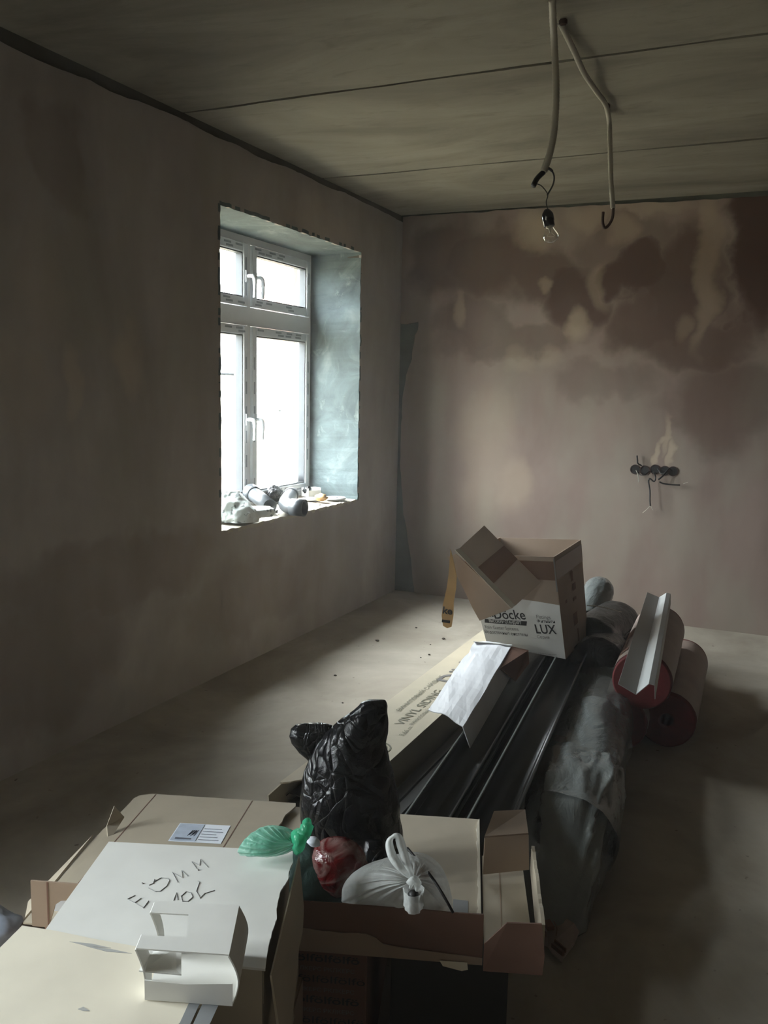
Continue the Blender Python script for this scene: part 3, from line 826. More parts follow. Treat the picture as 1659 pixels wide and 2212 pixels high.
def bead_bm(sx, w=.118, h=.062, L=3.0):
    b = bmesh.new(); x = sx*(w/2+.002)
    box(b, x-.0032, x+.0032, 0, L, h-.002, h+.006); bmesh.ops.bevel(b, geom=list(b.edges), offset=.0012, segments=2, affect='EDGES')
    return b
g0 = None; 
for col in range(2):
    for i in range(5):
        gx = -.845+.134*col; gy = 1.88+.035*((i*7+col*3) % 5); gz = .145+.026*i+.008*col
        lab = '%s dark gutter in the %s nested row along the middle of the pile' % (['lowest', 'second lowest', 'middle', 'second highest', 'topmost'][i], ['left', 'right'][col])
        if g0 is None:
            t = thing('rain_gutter', lab, 'gutter', (0, 0, 0), 'dark rain gutters nested along the pile'); g0 = t
            obj('trough', gutter_bm(), M['pvc_dark'], t, True)
            for s_ in (-1, 1): obj('rolled_edge', bead_bm(s_), M['pvc_edge'] if s_ < 0 else M['pvc_dark'], t)
        else:
            t = g0.copy(); COL.objects.link(t)
            for ch in list(g0.children):
                c_ = ch.copy(); COL.objects.link(c_); c_.parent = t
            t['label'] = lab
        xx = gx-.085*(gy-2.3)+.011*(i-2)*(1 if col else -1)
        t.location = (xx, gy, gz); t.rotation_euler = (.003*(i-2), .06*math.sin(i*1.7+col*2), .088+.003*math.sin(i*3.1))
# trestle of offcuts that carries the gutters
for k, yy in enumerate((2.25, 3.4, 4.55)):
    b = bmesh.new(); xm = -.78-.088*(yy-2.3)
    box(b, xm-.13, xm+.15, yy-.05, yy+.05, .0 if False else .0, .143); bmesh.ops.bevel(b, geom=list(b.edges), offset=.004, segments=1, affect='EDGES')
    o = obj('timber_block', b, M['card_brown']); tag(center_origin(o), ['nearest', 'middle', 'farthest'][k]+' brown block lying under the dark gutters', 'block', 'blocks under the gutters')

# downpipes in polythene
pp_ = [(-.088, .046), (.0, .046), (.088, .046), (-.044, .122), (.044, .122), (.0, .198)]
for i, (dx, z) in enumerate(pp_):
    b = bmesh.new(); ya = 2.80+.05*((i*3) % 4); yb = ya+2.1
    hollow(b, (G(ya)+dx, ya, z), (G(yb)+dx, yb, z), .0420, .0390, 28)
    o = obj('drain_pipe', b, M['pvc_dark'], None, True)
    bw = bmesh.new(); hollow(bw, (G(ya)+dx, ya-.001, z), (G(ya+.07)+dx, ya+.07, z), .0435, .0418, 28)
    tag(center_origin(o), ['left of the bottom three', 'middle of the bottom three', 'right of the bottom three', 'left of the upper two', 'right of the upper two', 'topmost'][i]+' dark pipes inside the clear polythene sleeve', 'pipe', 'dark pipes in the clear sleeve')
    k_ = obj('pipe_socket', bw, M['pvc_dark'], o, True); k_.matrix_parent_inverse = Matrix.Translation(-Vector(o.location))
def sleeve():
    b = bmesh.new(); seg = 96; R = []
    rows = [(2.27, .015, .008, .012, 0), (2.29, .045, .018, .024, 0), (2.33, .070, .038, .046, 0), (2.38, .088, .062, .070, 0), (2.44, .100, .084, .092, 0), (2.52, .110, .104, .112, 0), (2.62, .118, .118, .126, 0), (2.75, .128, .128, .135, 0), (2.85, .136, .131, .138, 0)]
    rows = [r for i in range(len(rows)-1) for r in [tuple(rows[i][k]*(1-j/4)+rows[i+1][k]*j/4 for k in range(5)) for j in range(4)]] + [rows[-1]]
    yy = 2.88
    while yy < 4.75: rows.append((yy, .138, .132, .138, 0)); yy += .03
    rows += [(4.8, .135, .13, .136, 0), (4.9, .10, .09, .12, 0), (5.0, .05, .05, .10, 0)]
    for j, (y, rx, rz, zc, dx) in enumerate(rows):
        ring = []
        for k in range(seg):
            a = 2*PI*k/seg; ca, sa = math.cos(a), math.sin(a)
            e_ = .78
            X = math.copysign(abs(ca)**e_, ca)*rx; Z = math.copysign(abs(sa)**e_, sa)*rz
            p = Vector((X*7, y*1.6, Z*7)); w = .004*ridge(p*1.6, 3)+.006*fbm(Vector((ca*1.6, y*1.1, sa*1.6)), 3)
            w += .010*ridge(Vector((X*9+y*1.0, y*2.6, Z*9)), 2)*(2.0 if y < 3.0 else .5)
            for a0, wd, am in ((1.95+.25*(y-2.6), .10, .020), (.95-.35*(y-2.6), .09, .018), (2.55, .12, .010)):
                w += am*math.exp(-((a-a0)/wd)**2)*(1+.35*math.sin(y*95+a0*3))*max(0, min(1, (y-2.33)*6))*max(0, min(1, (3.25-y)*3))
            if sa < -.2: w *= .2
            f = 1+w/max(rx, .05)
            sag = -.035*max(0, ca)*max(0, -sa)
            zz = max(.002, zc+Z*f*(.92 if sa > 0 else 1)+.02*(sa > 0))
            ring.append(b.verts.new((G(y)+dx+X*f, y, zz)))
        R.append(ring)
    for i in range(len(R)-1):
        for k in range(seg): b.faces.new([R[i][k], R[i][(k+1) % seg], R[i+1][(k+1) % seg], R[i+1][k]])
    t = obj('polythene_sleeve', b, M['film_clear'], None, True)
    tag(center_origin(t), 'clear crumpled polythene sleeve wrapped around the dark pipes on the right of the pile', 'plastic sleeve')
    # loose folds hanging off the near end
    for k in range(3):
        f = bmesh.new()
    return t
sl = sleeve()
def loose_film(base, label):
    """flap of film hanging over the right flank"""
    b = bmesh.new(); nu, nv = 22, 40; g = []
    for j in range(nv+1):
        y = 2.62+.9*j/nv; row = []
        for i in range(nu+1):
            s = i/nu; a = math.radians(118-s*(150+18*math.sin(y*5)))
            r = .148+.010*math.sin(s*7+y*3.5)+.008*ridge(Vector((s*3, y*3.4, 2)), 3)
            x = G(y)+math.cos(a)*r; z = max(.004, .142+math.sin(a)*r)
            row.append(b.verts.new((x, y, z)))
        g.append(row)
    for j in range(nv):
        for i in range(nu): b.faces.new([g[j][i], g[j][i+1], g[j+1][i+1], g[j+1][i]])
    o = obj('loose_film', b, M['film_clear'], sl, True); o.matrix_parent_inverse = Matrix.Translation(-Vector(sl.location)); return o
loose_film(None, None)

# film wrapped bundles on top of the far end of the pile
def bundle(name, c0, c1, r, label, mat, capmat, n_in=9, seed=0, lo=1.0, open_end=True):
    t = thing(name, label, 'bundle', c0)
    c0 = Vector(c0); c1 = Vector(c1); ax = (c1-c0).normalized(); nn = (Vector((0, 0, 1))-ax*ax.z).normalized(); bi = ax.cross(nn)
    L = (c1-c0).length
    for k in range(n_in):
        a = 2*PI*k/(n_in-1)+.3; rr = 0 if k == n_in-1 else r*.66
        o_ = c0+(nn*math.cos(a)+bi*math.sin(a))*rr
        b = bmesh.new(); hollow(b, o_+ax*(0 if open_end else L*.12), o_+ax*L*lo, r*.27, r*.24, 16); obj('tube', b, M['pvc_dark'], t, True)
    b = bmesh.new(); seg = 40; R = []
    for j in range(25):
        s = j/24; ring = []
        rs = r*.02 if j == 0 and not open_end else r*.7 if j == 1 and not open_end else r*1.03 if s < .8 else r*1.03*math.sqrt(max(.02, 1-((s-.8)/.2)**2*.9))
        for k in range(seg):
            a = 2*PI*k/seg; w = 1+.05*ridge(Vector((math.cos(a)*2.3, math.sin(a)*2.3, s*5+seed)), 3)
            ring.append(b.verts.new(c0+ax*(L*(.02+1.02*s))+(nn*math.cos(a)+bi*math.sin(a))*rs*w))
        R.append(ring)
    for i in range(24):
        for k in range(seg): b.faces.new([R[i][k], R[i][(k+1) % seg], R[i+1][(k+1) % seg], R[i+1][k]])
    obj('film_wrap', b, capmat, t, True)
    return t
bundle('wrapped_bundle', at(1240, 1372, d=4.95), at(1302, 1262, d=5.25), .082, 'bundle of dark tubes with a shiny clear film cap behind the printed cardboard box', M['pvc_dark'], M['film_clear'], 9, 1, .93)
bundle('wrapped_bundle', at(1262, 1400, d=4.35), at(1338, 1345, d=5.0), .130, 'dark film-wrapped bundle of round tubes between the printed box and the grey profile', M['pvc_dark'], M['film_dark'], 9, 4, .97, False)
bundle('wrapped_bundle', at(1285, 1440, d=4.05), at(1318, 1395, d=4.75), .115, 'lower black bundle of tubes under the grey profile left of the red rolls', M['pvc_dark'], M['bag_black'], 7, 7, .97, False)
b = bmesh.new(); box(b, -.92, -.66, 4.45, 4.80, .27, .31); bmesh.ops.bevel(b, geom=list(b.edges), offset=.01, segments=2, affect='EDGES')
o = obj('black_parcel', b, M['bag_black']); tag(center_origin(o), 'flat black wrapped parcel on the pile beneath the far bundles', 'parcel')
b = bmesh.new(); tube(b, smooth_path([at(1268, 1308, d=4.45), at(1300, 1311, d=4.45), at(1342, 1322, d=4.5)], 5), .0022, 6)
o = obj('binding_string', b, M['cond'], None, True); tag(center_origin(o), 'thin pale string stretched across the dark bundle right of the printed box', 'string')

# rolls
def roll(near, z, L, yaw, label, rr=.122):
    c = at(near[0], near[1], z=z); ax = Vector((-math.sin(yaw), math.cos(yaw), 0))
    t = thing('insulation_roll', label, 'roll', c, 'red rolls in pinkish wrappers')
    def ring(r, s, ns=48):
        n = Vector((0, 0, 1)); bi = ax.cross(n)
        return [c+ax*s+(n*math.cos(2*PI*k/ns)+bi*math.sin(2*PI*k/ns))*r for k in range(ns)]
    b = bmesh.new(); ns = 48
    prof = [(.030, .02), (.028, .004), (.034, 0)]
    k_ = .034
    while k_ < rr*.93: prof += [(k_+.003, -.004), (k_+.007, -.001)]; k_ += .0085
    prof += [(rr-.004, 0), (rr, .006), (rr, L-.006), (rr-.006, L), (.034, L), (.030, L-.02)]
    R = [[b.verts.new(p) for p in ring(r, s)] for r, s in prof]
    for i in range(len(R)-1):
        for k in range(ns): b.faces.new([R[i][k], R[i][(k+1) % ns], R[i+1][(k+1) % ns], R[i+1][k]])
    for k in range(ns): b.faces.new([R[-1][k], R[-1][(k+1) % ns], R[0][(k+1) % ns], R[0][k]])
    obj('foam_core', b, M['roll_red'], t, True)
    b = bmesh.new(); W_ = []
    for j in range(21):
        s = .02+(L-.05)*j/20; row = []
        for k in range(ns):
            a = 2*PI*k/ns; w = .0022+.0018*fbm(Vector((math.cos(a)*3, math.sin(a)*3, s*7)), 3)
            e_ = .012*fbm(Vector((math.cos(a)*2, math.sin(a)*2, 5)), 3) if j in (0, 20) else 0
            n = Vector((0, 0, 1)); bi = ax.cross(n)
            row.append(b.verts.new(c+ax*(s+e_)+(n*math.cos(a)+bi*math.sin(a))*(rr+max(.0006, w))))
        W_.append(row)
    for i in range(20):
        for k in range(ns): b.faces.new([W_[i][k], W_[i][(k+1) % ns], W_[i+1][(k+1) % ns], W_[i+1][k]])
    wr = obj('paper_wrapper', b, M['roll_wrap'], t, True)
    pr = bmesh.new()
    n = Vector((0, 0, 1)); bi = ax.cross(n)
    for (s0, s1, a0, a1) in ((.10, .14, -60, -35), (.16, .30, -58, -52), (.16, .30, -48, -44), (.34, .52, -60, -40), (.20, .42, -25, -15), (.2, .5, -80, -72)):
        if s1 > L-.06: continue
        K = 6; rows = []
        for k in range(K+1):
            a = math.radians(a0+(a1-a0)*k/K); d_ = -(n*math.cos(a)*-1+bi*math.sin(a)); d_ = n*math.cos(a)+bi*math.sin(-a)*-1
            rows.append([pr.verts.new(c+ax*s+d_*(rr+.0052)) for s in (s0, s1)])
        for k in range(K): pr.faces.new([rows[k][0], rows[k+1][0], rows[k+1][1], rows[k][1]])
    obj('print', pr, M['card_brown'], wr)
    return t
roll((1440, 1556), .124, .95, .03, 'red foam roll in pinkish paper, lowest and farthest right, showing its core hole')
roll((1386, 1472), .336, .92, .05, 'red foam roll in pinkish paper resting on top of the other rolls')
roll((1334, 1562), .124, .90, .06, 'red foam roll in pinkish paper, lower left, half hidden by the polythene sleeve')

# grey profile on the top roll
def profile():
    z = .475
    a0, a1, a2 = at(1335, 1478, z=z+.03), at(1374, 1501, z=z), at(1402, 1478, z=z+.035)
    b0, b1, b2 = at(1398, 1280, z=z+.03), at(1424, 1291, z=z), at(1440, 1281, z=z+.035)
    a3, b3 = a2+Vector((.018, .006, -.004)), b2+Vector((.018, .006, -.004))
    t = thing('metal_profile', 'long grey metal angle profile with a bright inner face lying on the red rolls', 'metal profile', a1)
    obj('wide_face', sheet([a0, a1, b1, b0], .002), M['steel'], t)
    obj('bright_face', sheet([a1, a2, b2, b1], .002), M['steel_lit'], t)
    b = bmesh.new(); slab(b, [a2, a3, b3, b2], .002); slab(b, [a3, a3+Vector((.004, 0, -.05)), b3+Vector((.004, 0, -.05)), b3], .002)
    bmesh.ops.recalc_face_normals(b, faces=b.faces); obj('edge_fold', b, M['steel'], t)
profile()

# folded white card cover over the gutters
def cover():
    z = .335
    A_, B_, C_, D_ = at(1026, 1386, z=z+.03), at(1104, 1396, z=z+.07), at(1000, 1570, z=z+.03), at(925, 1533, z=z-.02)
    t = thing('folded_cover', 'folded greyish white card cover lying across the gutters in front of the printed box', 'cardboard', at(1000, 1480, z=z))
    left = []
    for p, q_ in ((A_, B_),):
        left += [A_, A_.lerp(B_, .5)+Vector((0, 0, .004))]
    pts = [A_, B_, C_, D_]
    b = bmesh.new(); nu, nv = 10, 16; g = []
    for j in range(nv+1):
        v = j/nv; row = []
        for i in range(nu+1):
            u = i/nu; p = (A_*(1-v)+D_*v)*(1-u)+(B_*(1-v)+C_*v)*u
            p = p+Vector((0, 0, .006*fbm(Vector((u*3, v*4, 1)), 2)+.010*math.sin(u*PI)))
            if i == 0: p = p+CR*.012*fbm(Vector((v*9, 3, 3)), 3)*(1 if v < .6 else .1)
            row.append(p)
        g.append(row)
    up = [[b.verts.new(p) for p in r] for r in g]; dn = [[b.verts.new(p-Vector((0, 0, .003))) for p in r] for r in g]
    for j in range(nv):
        for i in range(nu):
            b.faces.new([up[j][i], up[j][i+1], up[j+1][i+1], up[j+1][i]]); b.faces.new([dn[j][i], dn[j+1][i], dn[j+1][i+1], dn[j][i+1]])
    def rim(L1, L2):
        for i in range(len(L1)-1): b.faces.new([L1[i], L2[i], L2[i+1], L1[i+1]])
    rim(up[0], dn[0]); rim(up[-1], dn[-1]); rim([r[0] for r in up], [r[0] for r in dn]); rim([r[-1] for r in up], [r[-1] for r in dn])
    bmesh.ops.recalc_face_normals(b, faces=b.faces)
    obj('top_panel', b, M['card_greyw'], t)
    dr = Vector((.030, .010, -.085))
    obj('side_panel', sheet([B_+Vector((.001, 0, -.002)), B_+dr, C_+dr*.9, C_+Vector((.001, 0, -.002))], .003), M['card_greyw'], t)
    obj('end_flap', sheet([B_+Vector((.003, 0, 0)), B_+Vector((.075, .02, -.012)), B_+Vector((.10, -.05, -.05)), B_+Vector((.075, -.17, -.10)), B_.lerp(C_, .3)+Vector((.004, 0, -.008))], .003), M['card_brown'], t)
    e0, e1 = at(1022, 1385, z=z+.05), at(1106, 1392, z=z+.085)
    obj('crumpled_edge', sheet([A_+Vector((0, 0, .001)), B_+Vector((0, 0, .001)), e1, e0], .003), M['card_white'], t)
    return t
cover()

# ================================================================== THE PRINTED BOX ON THE PILE
def uv_of(q, px, py):
    r = ray(px, py); n = (q.b-q.a).cross(q.d-q.a).normalized(); t = (q.a-CO).dot(n)/r.dot(n); p = CO+r*t-q.a
    e1 = (q.b-q.a); e2 = (q.d-q.a)
    a11, a12, a22 = e1.dot(e1), e1.dot(e2), e2.dot(e2); b1, b2 = p.dot(e1), p.dot(e2); dt = a11*a22-a12*a12
    return (b1*a22-b2*a12)/dt*q.w, (b2*a11-b1*a12)/dt*q.h
def text_px(parent, q, s, p0, p1, hpx, mat, bold=0, **k):
    """write s from picture point p0 (lower left of the word) to p1 (its lower right)"""
    u0, v0 = uv_of(q, *p0); u1, v1 = uv_of(q, *p1); u2, v2 = uv_of(q, p0[0], p0[1]-hpx)
    return text_on(parent, q, s, u0, v0, math.hypot(u2-u0, v2-v0), mat, math.hypot(u1-u0, v1-v0), bold, math.atan2(v1-v0, u1-u0), **k)
def printed_box():
    zb = .335
    fbl, fbr, bbr = at(1052, 1391, z=zb), at(1222, 1424, z=zb), at(1270, 1372, z=zb)
    bbl = fbl+bbr-fbr
    def onpl(px, py, p0, n, off=0):
        r_ = ray(px, py); n = n.normalized()
        if n.dot(CO-p0) < 0: n = -n
        return CO+r_*((p0+n*off-CO).dot(n)/r_.dot(n))
    ftr = at(1197, 1203, y=fbr.y)
    nf = (fbr-fbl).cross(ftr-fbr); nr = (bbr-fbr).cross(ftr-fbr)
    ftl = onpl(1000, 1198, fbl, nf); btr = onpl(1255, 1166, fbr, nr)
    nb = (bbl-bbr).cross(btr-bbr); btl = onpl(1079, 1161, bbr, nb)
    ZF = lambda px, py, off: onpl(px, py, fbl, nf, off)
    t = thing('cardboard_box', 'open printed cardboard box with white lower half standing on the dark gutters', 'cardboard box', (fbl+bbr)/2)
    th = .005
    b = bmesh.new()
    for (a, c, d, e_, n) in ((fbl, fbr, ftr, ftl, (0, 1, 0)), (fbr, bbr, btr, ftr, (-1, 0, 0)), (bbr, bbl, btl, btr, (0, -1, 0)), (bbl, fbl, ftl, btl, (1, 0, 0)), (fbl, fbr, bbr, bbl, (0, 0, 1))):
        slab(b, [a, c, d, e_], th, n)
    bmesh.ops.recalc_face_normals(b, faces=b.faces)
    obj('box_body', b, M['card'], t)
    q = Quad(fbl, fbr, ftr, ftl)
    r = Quad(fbr, bbr, btr, ftr)
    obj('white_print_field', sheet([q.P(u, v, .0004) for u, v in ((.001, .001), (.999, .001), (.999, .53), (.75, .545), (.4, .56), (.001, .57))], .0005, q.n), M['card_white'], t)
    q.off = .0015
    text_px(t, q, 'Döcke', (1068, 1337), (1131, 1341), 18, M['ink'], .012)
    for k in range(3):
        u, v = uv_of(q, 1057+k*5, 1333); patch_on(t, q, u, v, u+.008, v+.006+.010*(k % 2), M['ink'], 'logo_mark', .0015)
    u0, v0 = uv_of(q, 1047, 1342); u1, v1 = uv_of(q, 1133, 1353)
    u2, v2 = uv_of(q, 1048, 1336)
    band = [q.P(u/q.w, v/q.h, .0015) for u, v in (uv_of(q, 1047, 1345), uv_of(q, 1133, 1354), uv_of(q, 1133, 1345), uv_of(q, 1047, 1337))]
    bd = obj('print_band', sheet(band, .0005, q.n), M['ink'], t)
    q.off = .0026
    text_px(t, q, 'ВЫСОКИЙ СТАНДАРТ', (1057, 1344), (1123, 1351), 5.5, M['card_white'], .02)
    q.off = .0015
    text_px(t, q, 'Rain Gutter Systems', (1049, 1357), (1118, 1364), 6.5, M['ink_grey'])
    text_px(t, q, 'Водосточные системы', (1049, 1367), (1138, 1376), 6, M['ink'], .004)
    text_px(t, q, 'Fittings', (1152, 1340), (1180, 1343), 7, M['ink_grey'])
    text_px(t, q, 'Фитинги', (1154, 1348), (1190, 1351), 5.5, M['ink'], .006)
    text_px(t, q, 'LUX', (1155, 1370), (1197, 1373), 17, M['ink'], .015)
    text_px(t, q, 'Серия', (1158, 1380), (1183, 1382), 5.5, M['ink_grey'])
    text_px(t, q, 'Made in Russia by the licence of Döcke Extrusion GmbH', (1120, 1407), (1202, 1416), 2.2, M['ink_grey'])
    # tape left round the cut rim
    for Q_, nm in ((q, 'f'), (r, 'r')):
        Pp = [Q_.P(.003, .77, .0010), Q_.P(.997, .77 if nm == 'f' else .78, .0010), Q_.P(.997, .955, .0010), Q_.P(.003, .955, .0010)]
        obj('parcel_tape', sheet(Pp, .0006, Q_.n), M['tape_brown'], t)
    # pictograms on the right side
    r.off = .0012
    for (v0, v1, u0, u1) in ((.66, .74, .48, .56), (.56, .63, .52, .64), (.46, .49, .50, .62), (.50, .53, .20, .27), (.22, .34, .44, .60), (.04, .17, .55, .60)):
        patch_on(t, r, u0*r.w, v0*r.h, u1*r.w, v1*r.h, M['card_brown'], 'pictogram')
    b = bmesh.new()
    for (u, v) in ((.52, .745),):
        slab(b, [r.P(.46, .74, .0012), r.P(.58, .74, .0012), r.P(.52, .775, .0012)], .0005, r.n)
    obj('pictogram', b, M['card_brown'], t)
    # slit at the near corner
    b = bmesh.new(); slab(b, [q.P(.985, .66, .0008), q.P(1.0, .66, .0008), q.P(1.0, .98, .0008), q.P(.988, .98, .0008)], .0012, q.n); obj('cut_corner', b, M['ink_grey'], t)
    # tipped-over lid flap with tape across
    y_ = fbr.y
    P2, P3, P1 = ZF(1168, 1258, .020), ZF(1113, 1308, .085), ZF(1046, 1135, .030)
    P4 = P1+P3-P2
    fl = obj('lid_flap', sheet([P1, P2, P3, P4], .005), M['card'], t)
    qf = Quad(P4, P3, P2, P1)
    if qf.n.dot(CO-P1) < 0: qf.n = -qf.n
    Pp = [qf.P(.34, 0, .0055), qf.P(.62, 0, .0055), qf.P(.60, 1, .0055), qf.P(.36, 1, .0055)]
    obj('parcel_tape', sheet(Pp, .0006, qf.n), M['tape_brown'], fl)
    e0, e1 = P4-CR*.022-CU*.008-CF*.004, P3-CR*.020-CU*.012-CF*.004
    obj('lid_edge', sheet([P4, P3, e1, e0], .004), M['card_light'], t)
    # second flap hanging down on the left
    Z = lambda px, py, dy=0: ZF(px, py, .016)
    obj('side_flap', sheet([Z(984, 1196, .05), Z(1108, 1313, -.02), Z(1078, 1325), Z(1036, 1341), Z(1020, 1312, .01), Z(1003, 1276, .02), Z(966, 1204, .06)], .004), M['card'], t)
    S = lambda px, py: ZF(px, py, .105)
    st = obj('torn_strip', sheet([S(973, 1187), S(980, 1215), S(986, 1245), S(985, 1270), S(980, 1300), S(979, 1330), S(975, 1354), S(966, 1357), S(957, 1352), S(954, 1330), S(957, 1305), S(965, 1270), S(969, 1240)], .003), M['tape_tan'], t)
    qs = Quad(S(952, 1352), S(982, 1356), S(984, 1312), S(956, 1308), .004)
    if qs.n.dot(CO-qs.a) < 0: qs.n = -qs.n
    text_px(st, qs, 'ke', (957, 1324), (979, 1327), 15, M['ink'], .03)
    patch_on(st, qs, .006, .020, .050, .034, M['ink'], 'print_band')
    return t
printed_box()

# ================================================================== THE OPEN FLAT CARTON WITH THE BAGS
ta = math.radians(19); TU = Vector((math.cos(ta), math.sin(ta), 0)); TV = Vector((-math.sin(ta), math.cos(ta), 0)); T0 = Vector((-.476, 1.564, 0))
def T(u, v, z): return T0+TU*u+TV*v+Vector((0, 0, z))
def tray():
    t = thing('open_carton', 'wide flat opened brown carton holding the knotted bags in the foreground', 'carton', T(-.47, .3, .4))
    zf = .402; th = .004
    # floor / spread lid, with torn notch
    pts = [T(0, .0, zf), T(0, .585, zf)] + ragged(T(-.02, .586, zf), T(-.50, .586, zf), 4, .001, TV, 1) + [T(-.505, .588, zf), T(-.90, .588, zf), T(-.925, .574, zf), T(-.945, .55, zf), T(-.96, .35, zf), T(-.96, .0, zf)]
    obj('carton_floor', sheet(pts, th, (0, 0, 1)), M['card_light'], t)
    # upper layer of the spread lid on the left with torn right edge
    z2 = zf+.012
    pts = [T(-.93, .05, z2), T(-.935, .55, z2), T(-.925, .570, z2), T(-.895, .583, z2), T(-.50, .583, z2)] + ragged(T(-.495, .583, z2), T(-.575, .05, z2), 30, .008, TU, 5)
    lid = obj('spread_lid', sheet(pts, .005, (0, 0, 1)), M['card_light'], t)
    # crease lines
    b = bmesh.new()
    for (ua, ub) in ((-.905, -.885), (-.635, -.615)):
        slab(b, [T(ua, .06, z2+.0051), T(ua+.0025, .06, z2+.0051), T(ub+.0025, .58, z2+.0051), T(ub, .58, z2+.0051)], .0004, (0, 0, 1))
    obj('crease', b, M['card_brown'], lid)
    # printed paper label
    zl = z2+.0055
    L = [at(363, 1817, z=zl), at(477, 1823, z=zl), at(498, 1784, z=zl), at(389, 1778, z=zl)]
    lb = obj('paper_label', sheet(L, .0006, (0, 0, 1)), M['label'], t, ); lb['label'] = 'white paper label with blue print'
    q = Quad(*L, off=.0012); q.n = Vector((0, 0, 1))
    patch_on(lb, q, .003, .004, q.w*.5, q.h-.004, M['label_blue'], 'print')
    for k in range(5): patch_on(lb, q, q.w*.54, .012+k*q.h*.15, q.w*(.93-.05*(k % 3)), .0135+k*q.h*.15, M['label_txt'], 'print')
    q.off = .0022
    patch_on(lb, q, q.w*.10, .010, q.w*.40, .016, M['label_txt'], 'print')
    b = bmesh.new()
    for k in range(7): tube(b, [q.P(.30+.02*k, .30+.05*(k % 3), .002), q.P(.34+.018*k, .62-.04*(k % 2), .002)], .0007, 5)
    obj('print', b, M['label_txt'], lb)
    # front wall
    fr = [T(-.80, .004, zf), T(.0, .004, zf), T(.0, .004, .502)] + ragged(T(-.002, .004, .502), T(-.80, .004, .502), 34, .0015, (0, 0, 1), 9) + [T(-.80, .004, .502)]
    lf = [(-.94, .40), (-.905, .40), (-.896, .425), (-.888, .452), (-.875, .462), (-.845, .466), (-.825, .460), (-.80, .462), (-.80, .502), (-.94, .502)]
    obj('front_wall', sheet([T(u_, .003, z_) for u_, z_ in lf], th, -TV), M['card'], t)  # left end in paler card: side light put into its colour
    b = bmesh.new(); slab(b, [T(-.905, -.0015, .40), T(-.902, -.0015, .40), T(-.902, -.0015, .502), T(-.905, -.0015, .502)], .0006, -TV); obj('crease', b, M['card_brown'], t)
    obj('inner_liner', sheet([T(-.93, .05, .395), T(-.80, .05, .395), T(-.80, .05, .470), T(-.93, .05, .470)], .003, -TV), M['card_greyw'], t)
    obj('front_wall', sheet(fr, th, -TV), M['card_brown'], t)
    lo_ = [T(-.60, -.001, .447)] + ragged(T(-.60, -.001, .449), T(-.22, -.001, .441), 26, .004, (0, 0, 1), 11) + [T(-.215, -.001, .436), T(-.20, -.001, .424), T(-.17, -.001, .420), T(-.0, -.001, .410), T(0, -.001, .395), T(-.60, -.001, .395)]
    obj('torn_liner', sheet(lo_, .002, -TV), M['card'], t)
    # compartment at the right end
    obj('end_floor', sheet([T(.004, .02, zf), T(.105, .0, zf), T(.100, .40, zf), T(.004, .40, zf)], th, (0, 0, 1)), M['card_light'], t)
    b = bmesh.new(); slab(b, [T(.040, .03, zf+th), T(.0425, .03, zf+th), T(.046, .40, zf+th), T(.0435, .40, zf+th)], .0008, (0, 0, 1)); obj('crease', b, M['card'], t)
    ew = [T(.112, -.015, .402), T(.112, -.015, .500)] + ragged(T(.112, -.012, .500), T(.118, .36, .470), 26, .006, (0, 0, 1), 13) + [T(.118, .36, .402)]
    obj('end_wall', sheet(ew, .007, TU), M['card_light'], t)
    fw_ = [T(.002, -.006, .445), T(.045, -.010, .497), T(.112, -.014, .503), T(.120, -.018, .44), T(.117, -.022, .400), T(.002, -.012, .392)]
    obj('end_front_flap', sheet(fw_, .004, -TV), M['card_brown'], t)
    rf0, rf1, rf2, rf3 = T(.004, .30, .415), T(.112, .33, .418), T(.110, .36, .490), T(.006, .33, .490)
    f0, f1 = T(.030, .43, .505), T(.108, .46, .500)
    obj('rear_flap', sheet([rf0, rf1, rf2, rf3], .004), M['card'], t)
    obj('rear_flap', sheet([rf3, rf2, f1, f0], .004), M['card'], t)
    # ragged seam between floor and end compartment
    b = bmesh.new(); slab(b, ragged(T(-.008, .02, zf+.005), T(-.008, .58, zf+.005), 50, .004, TU, 17)+[T(-.001, .58, zf+.005), T(-.001, .02, zf+.005)], .004, (0, 0, 1)); obj('torn_seam', b, M['card_cream'], t)
    # small grey sticker on the floor of the carton
    zz = zf+th+.0003
    obj('grey_sticker', sheet([at(977, 1976, z=zz), at(1011, 1979, z=zz), at(1011, 1946, z=zz), at(979, 1943, z=zz)], .0006, (0, 0, 1)), M['label_grey'], t)
    # raised flap and side at the left end
    obj('left_flap', sheet([at(234, 1820, z=.41), at(231, 1784, z=.435), at(247, 1741, z=.475), at(269, 1765, z=.44)], .004), M['card_light'], t)
    obj('left_side', sheet([T(-.965, .02, .40), T(-.965, .36, .408), T(-.975, .30, .40), T(-1.0, .10, .385)], .004), M['card_light'], t)
    obj('hanging_tab', sheet([T(-.085, -.006, .400), T(-.030, -.006, .400), T(-.028, -.010, .388), T(-.040, -.010, .384), T(-.078, -.008, .390)], .002), M['card_cream'], t)
    obj('hanging_tab', sheet([T(-.44, -.008, .402), T(-.375, -.008, .400), T(-.385, -.012, .372), T(-.43, -.012, .380)], .002), M['card_light'], t)
tray()
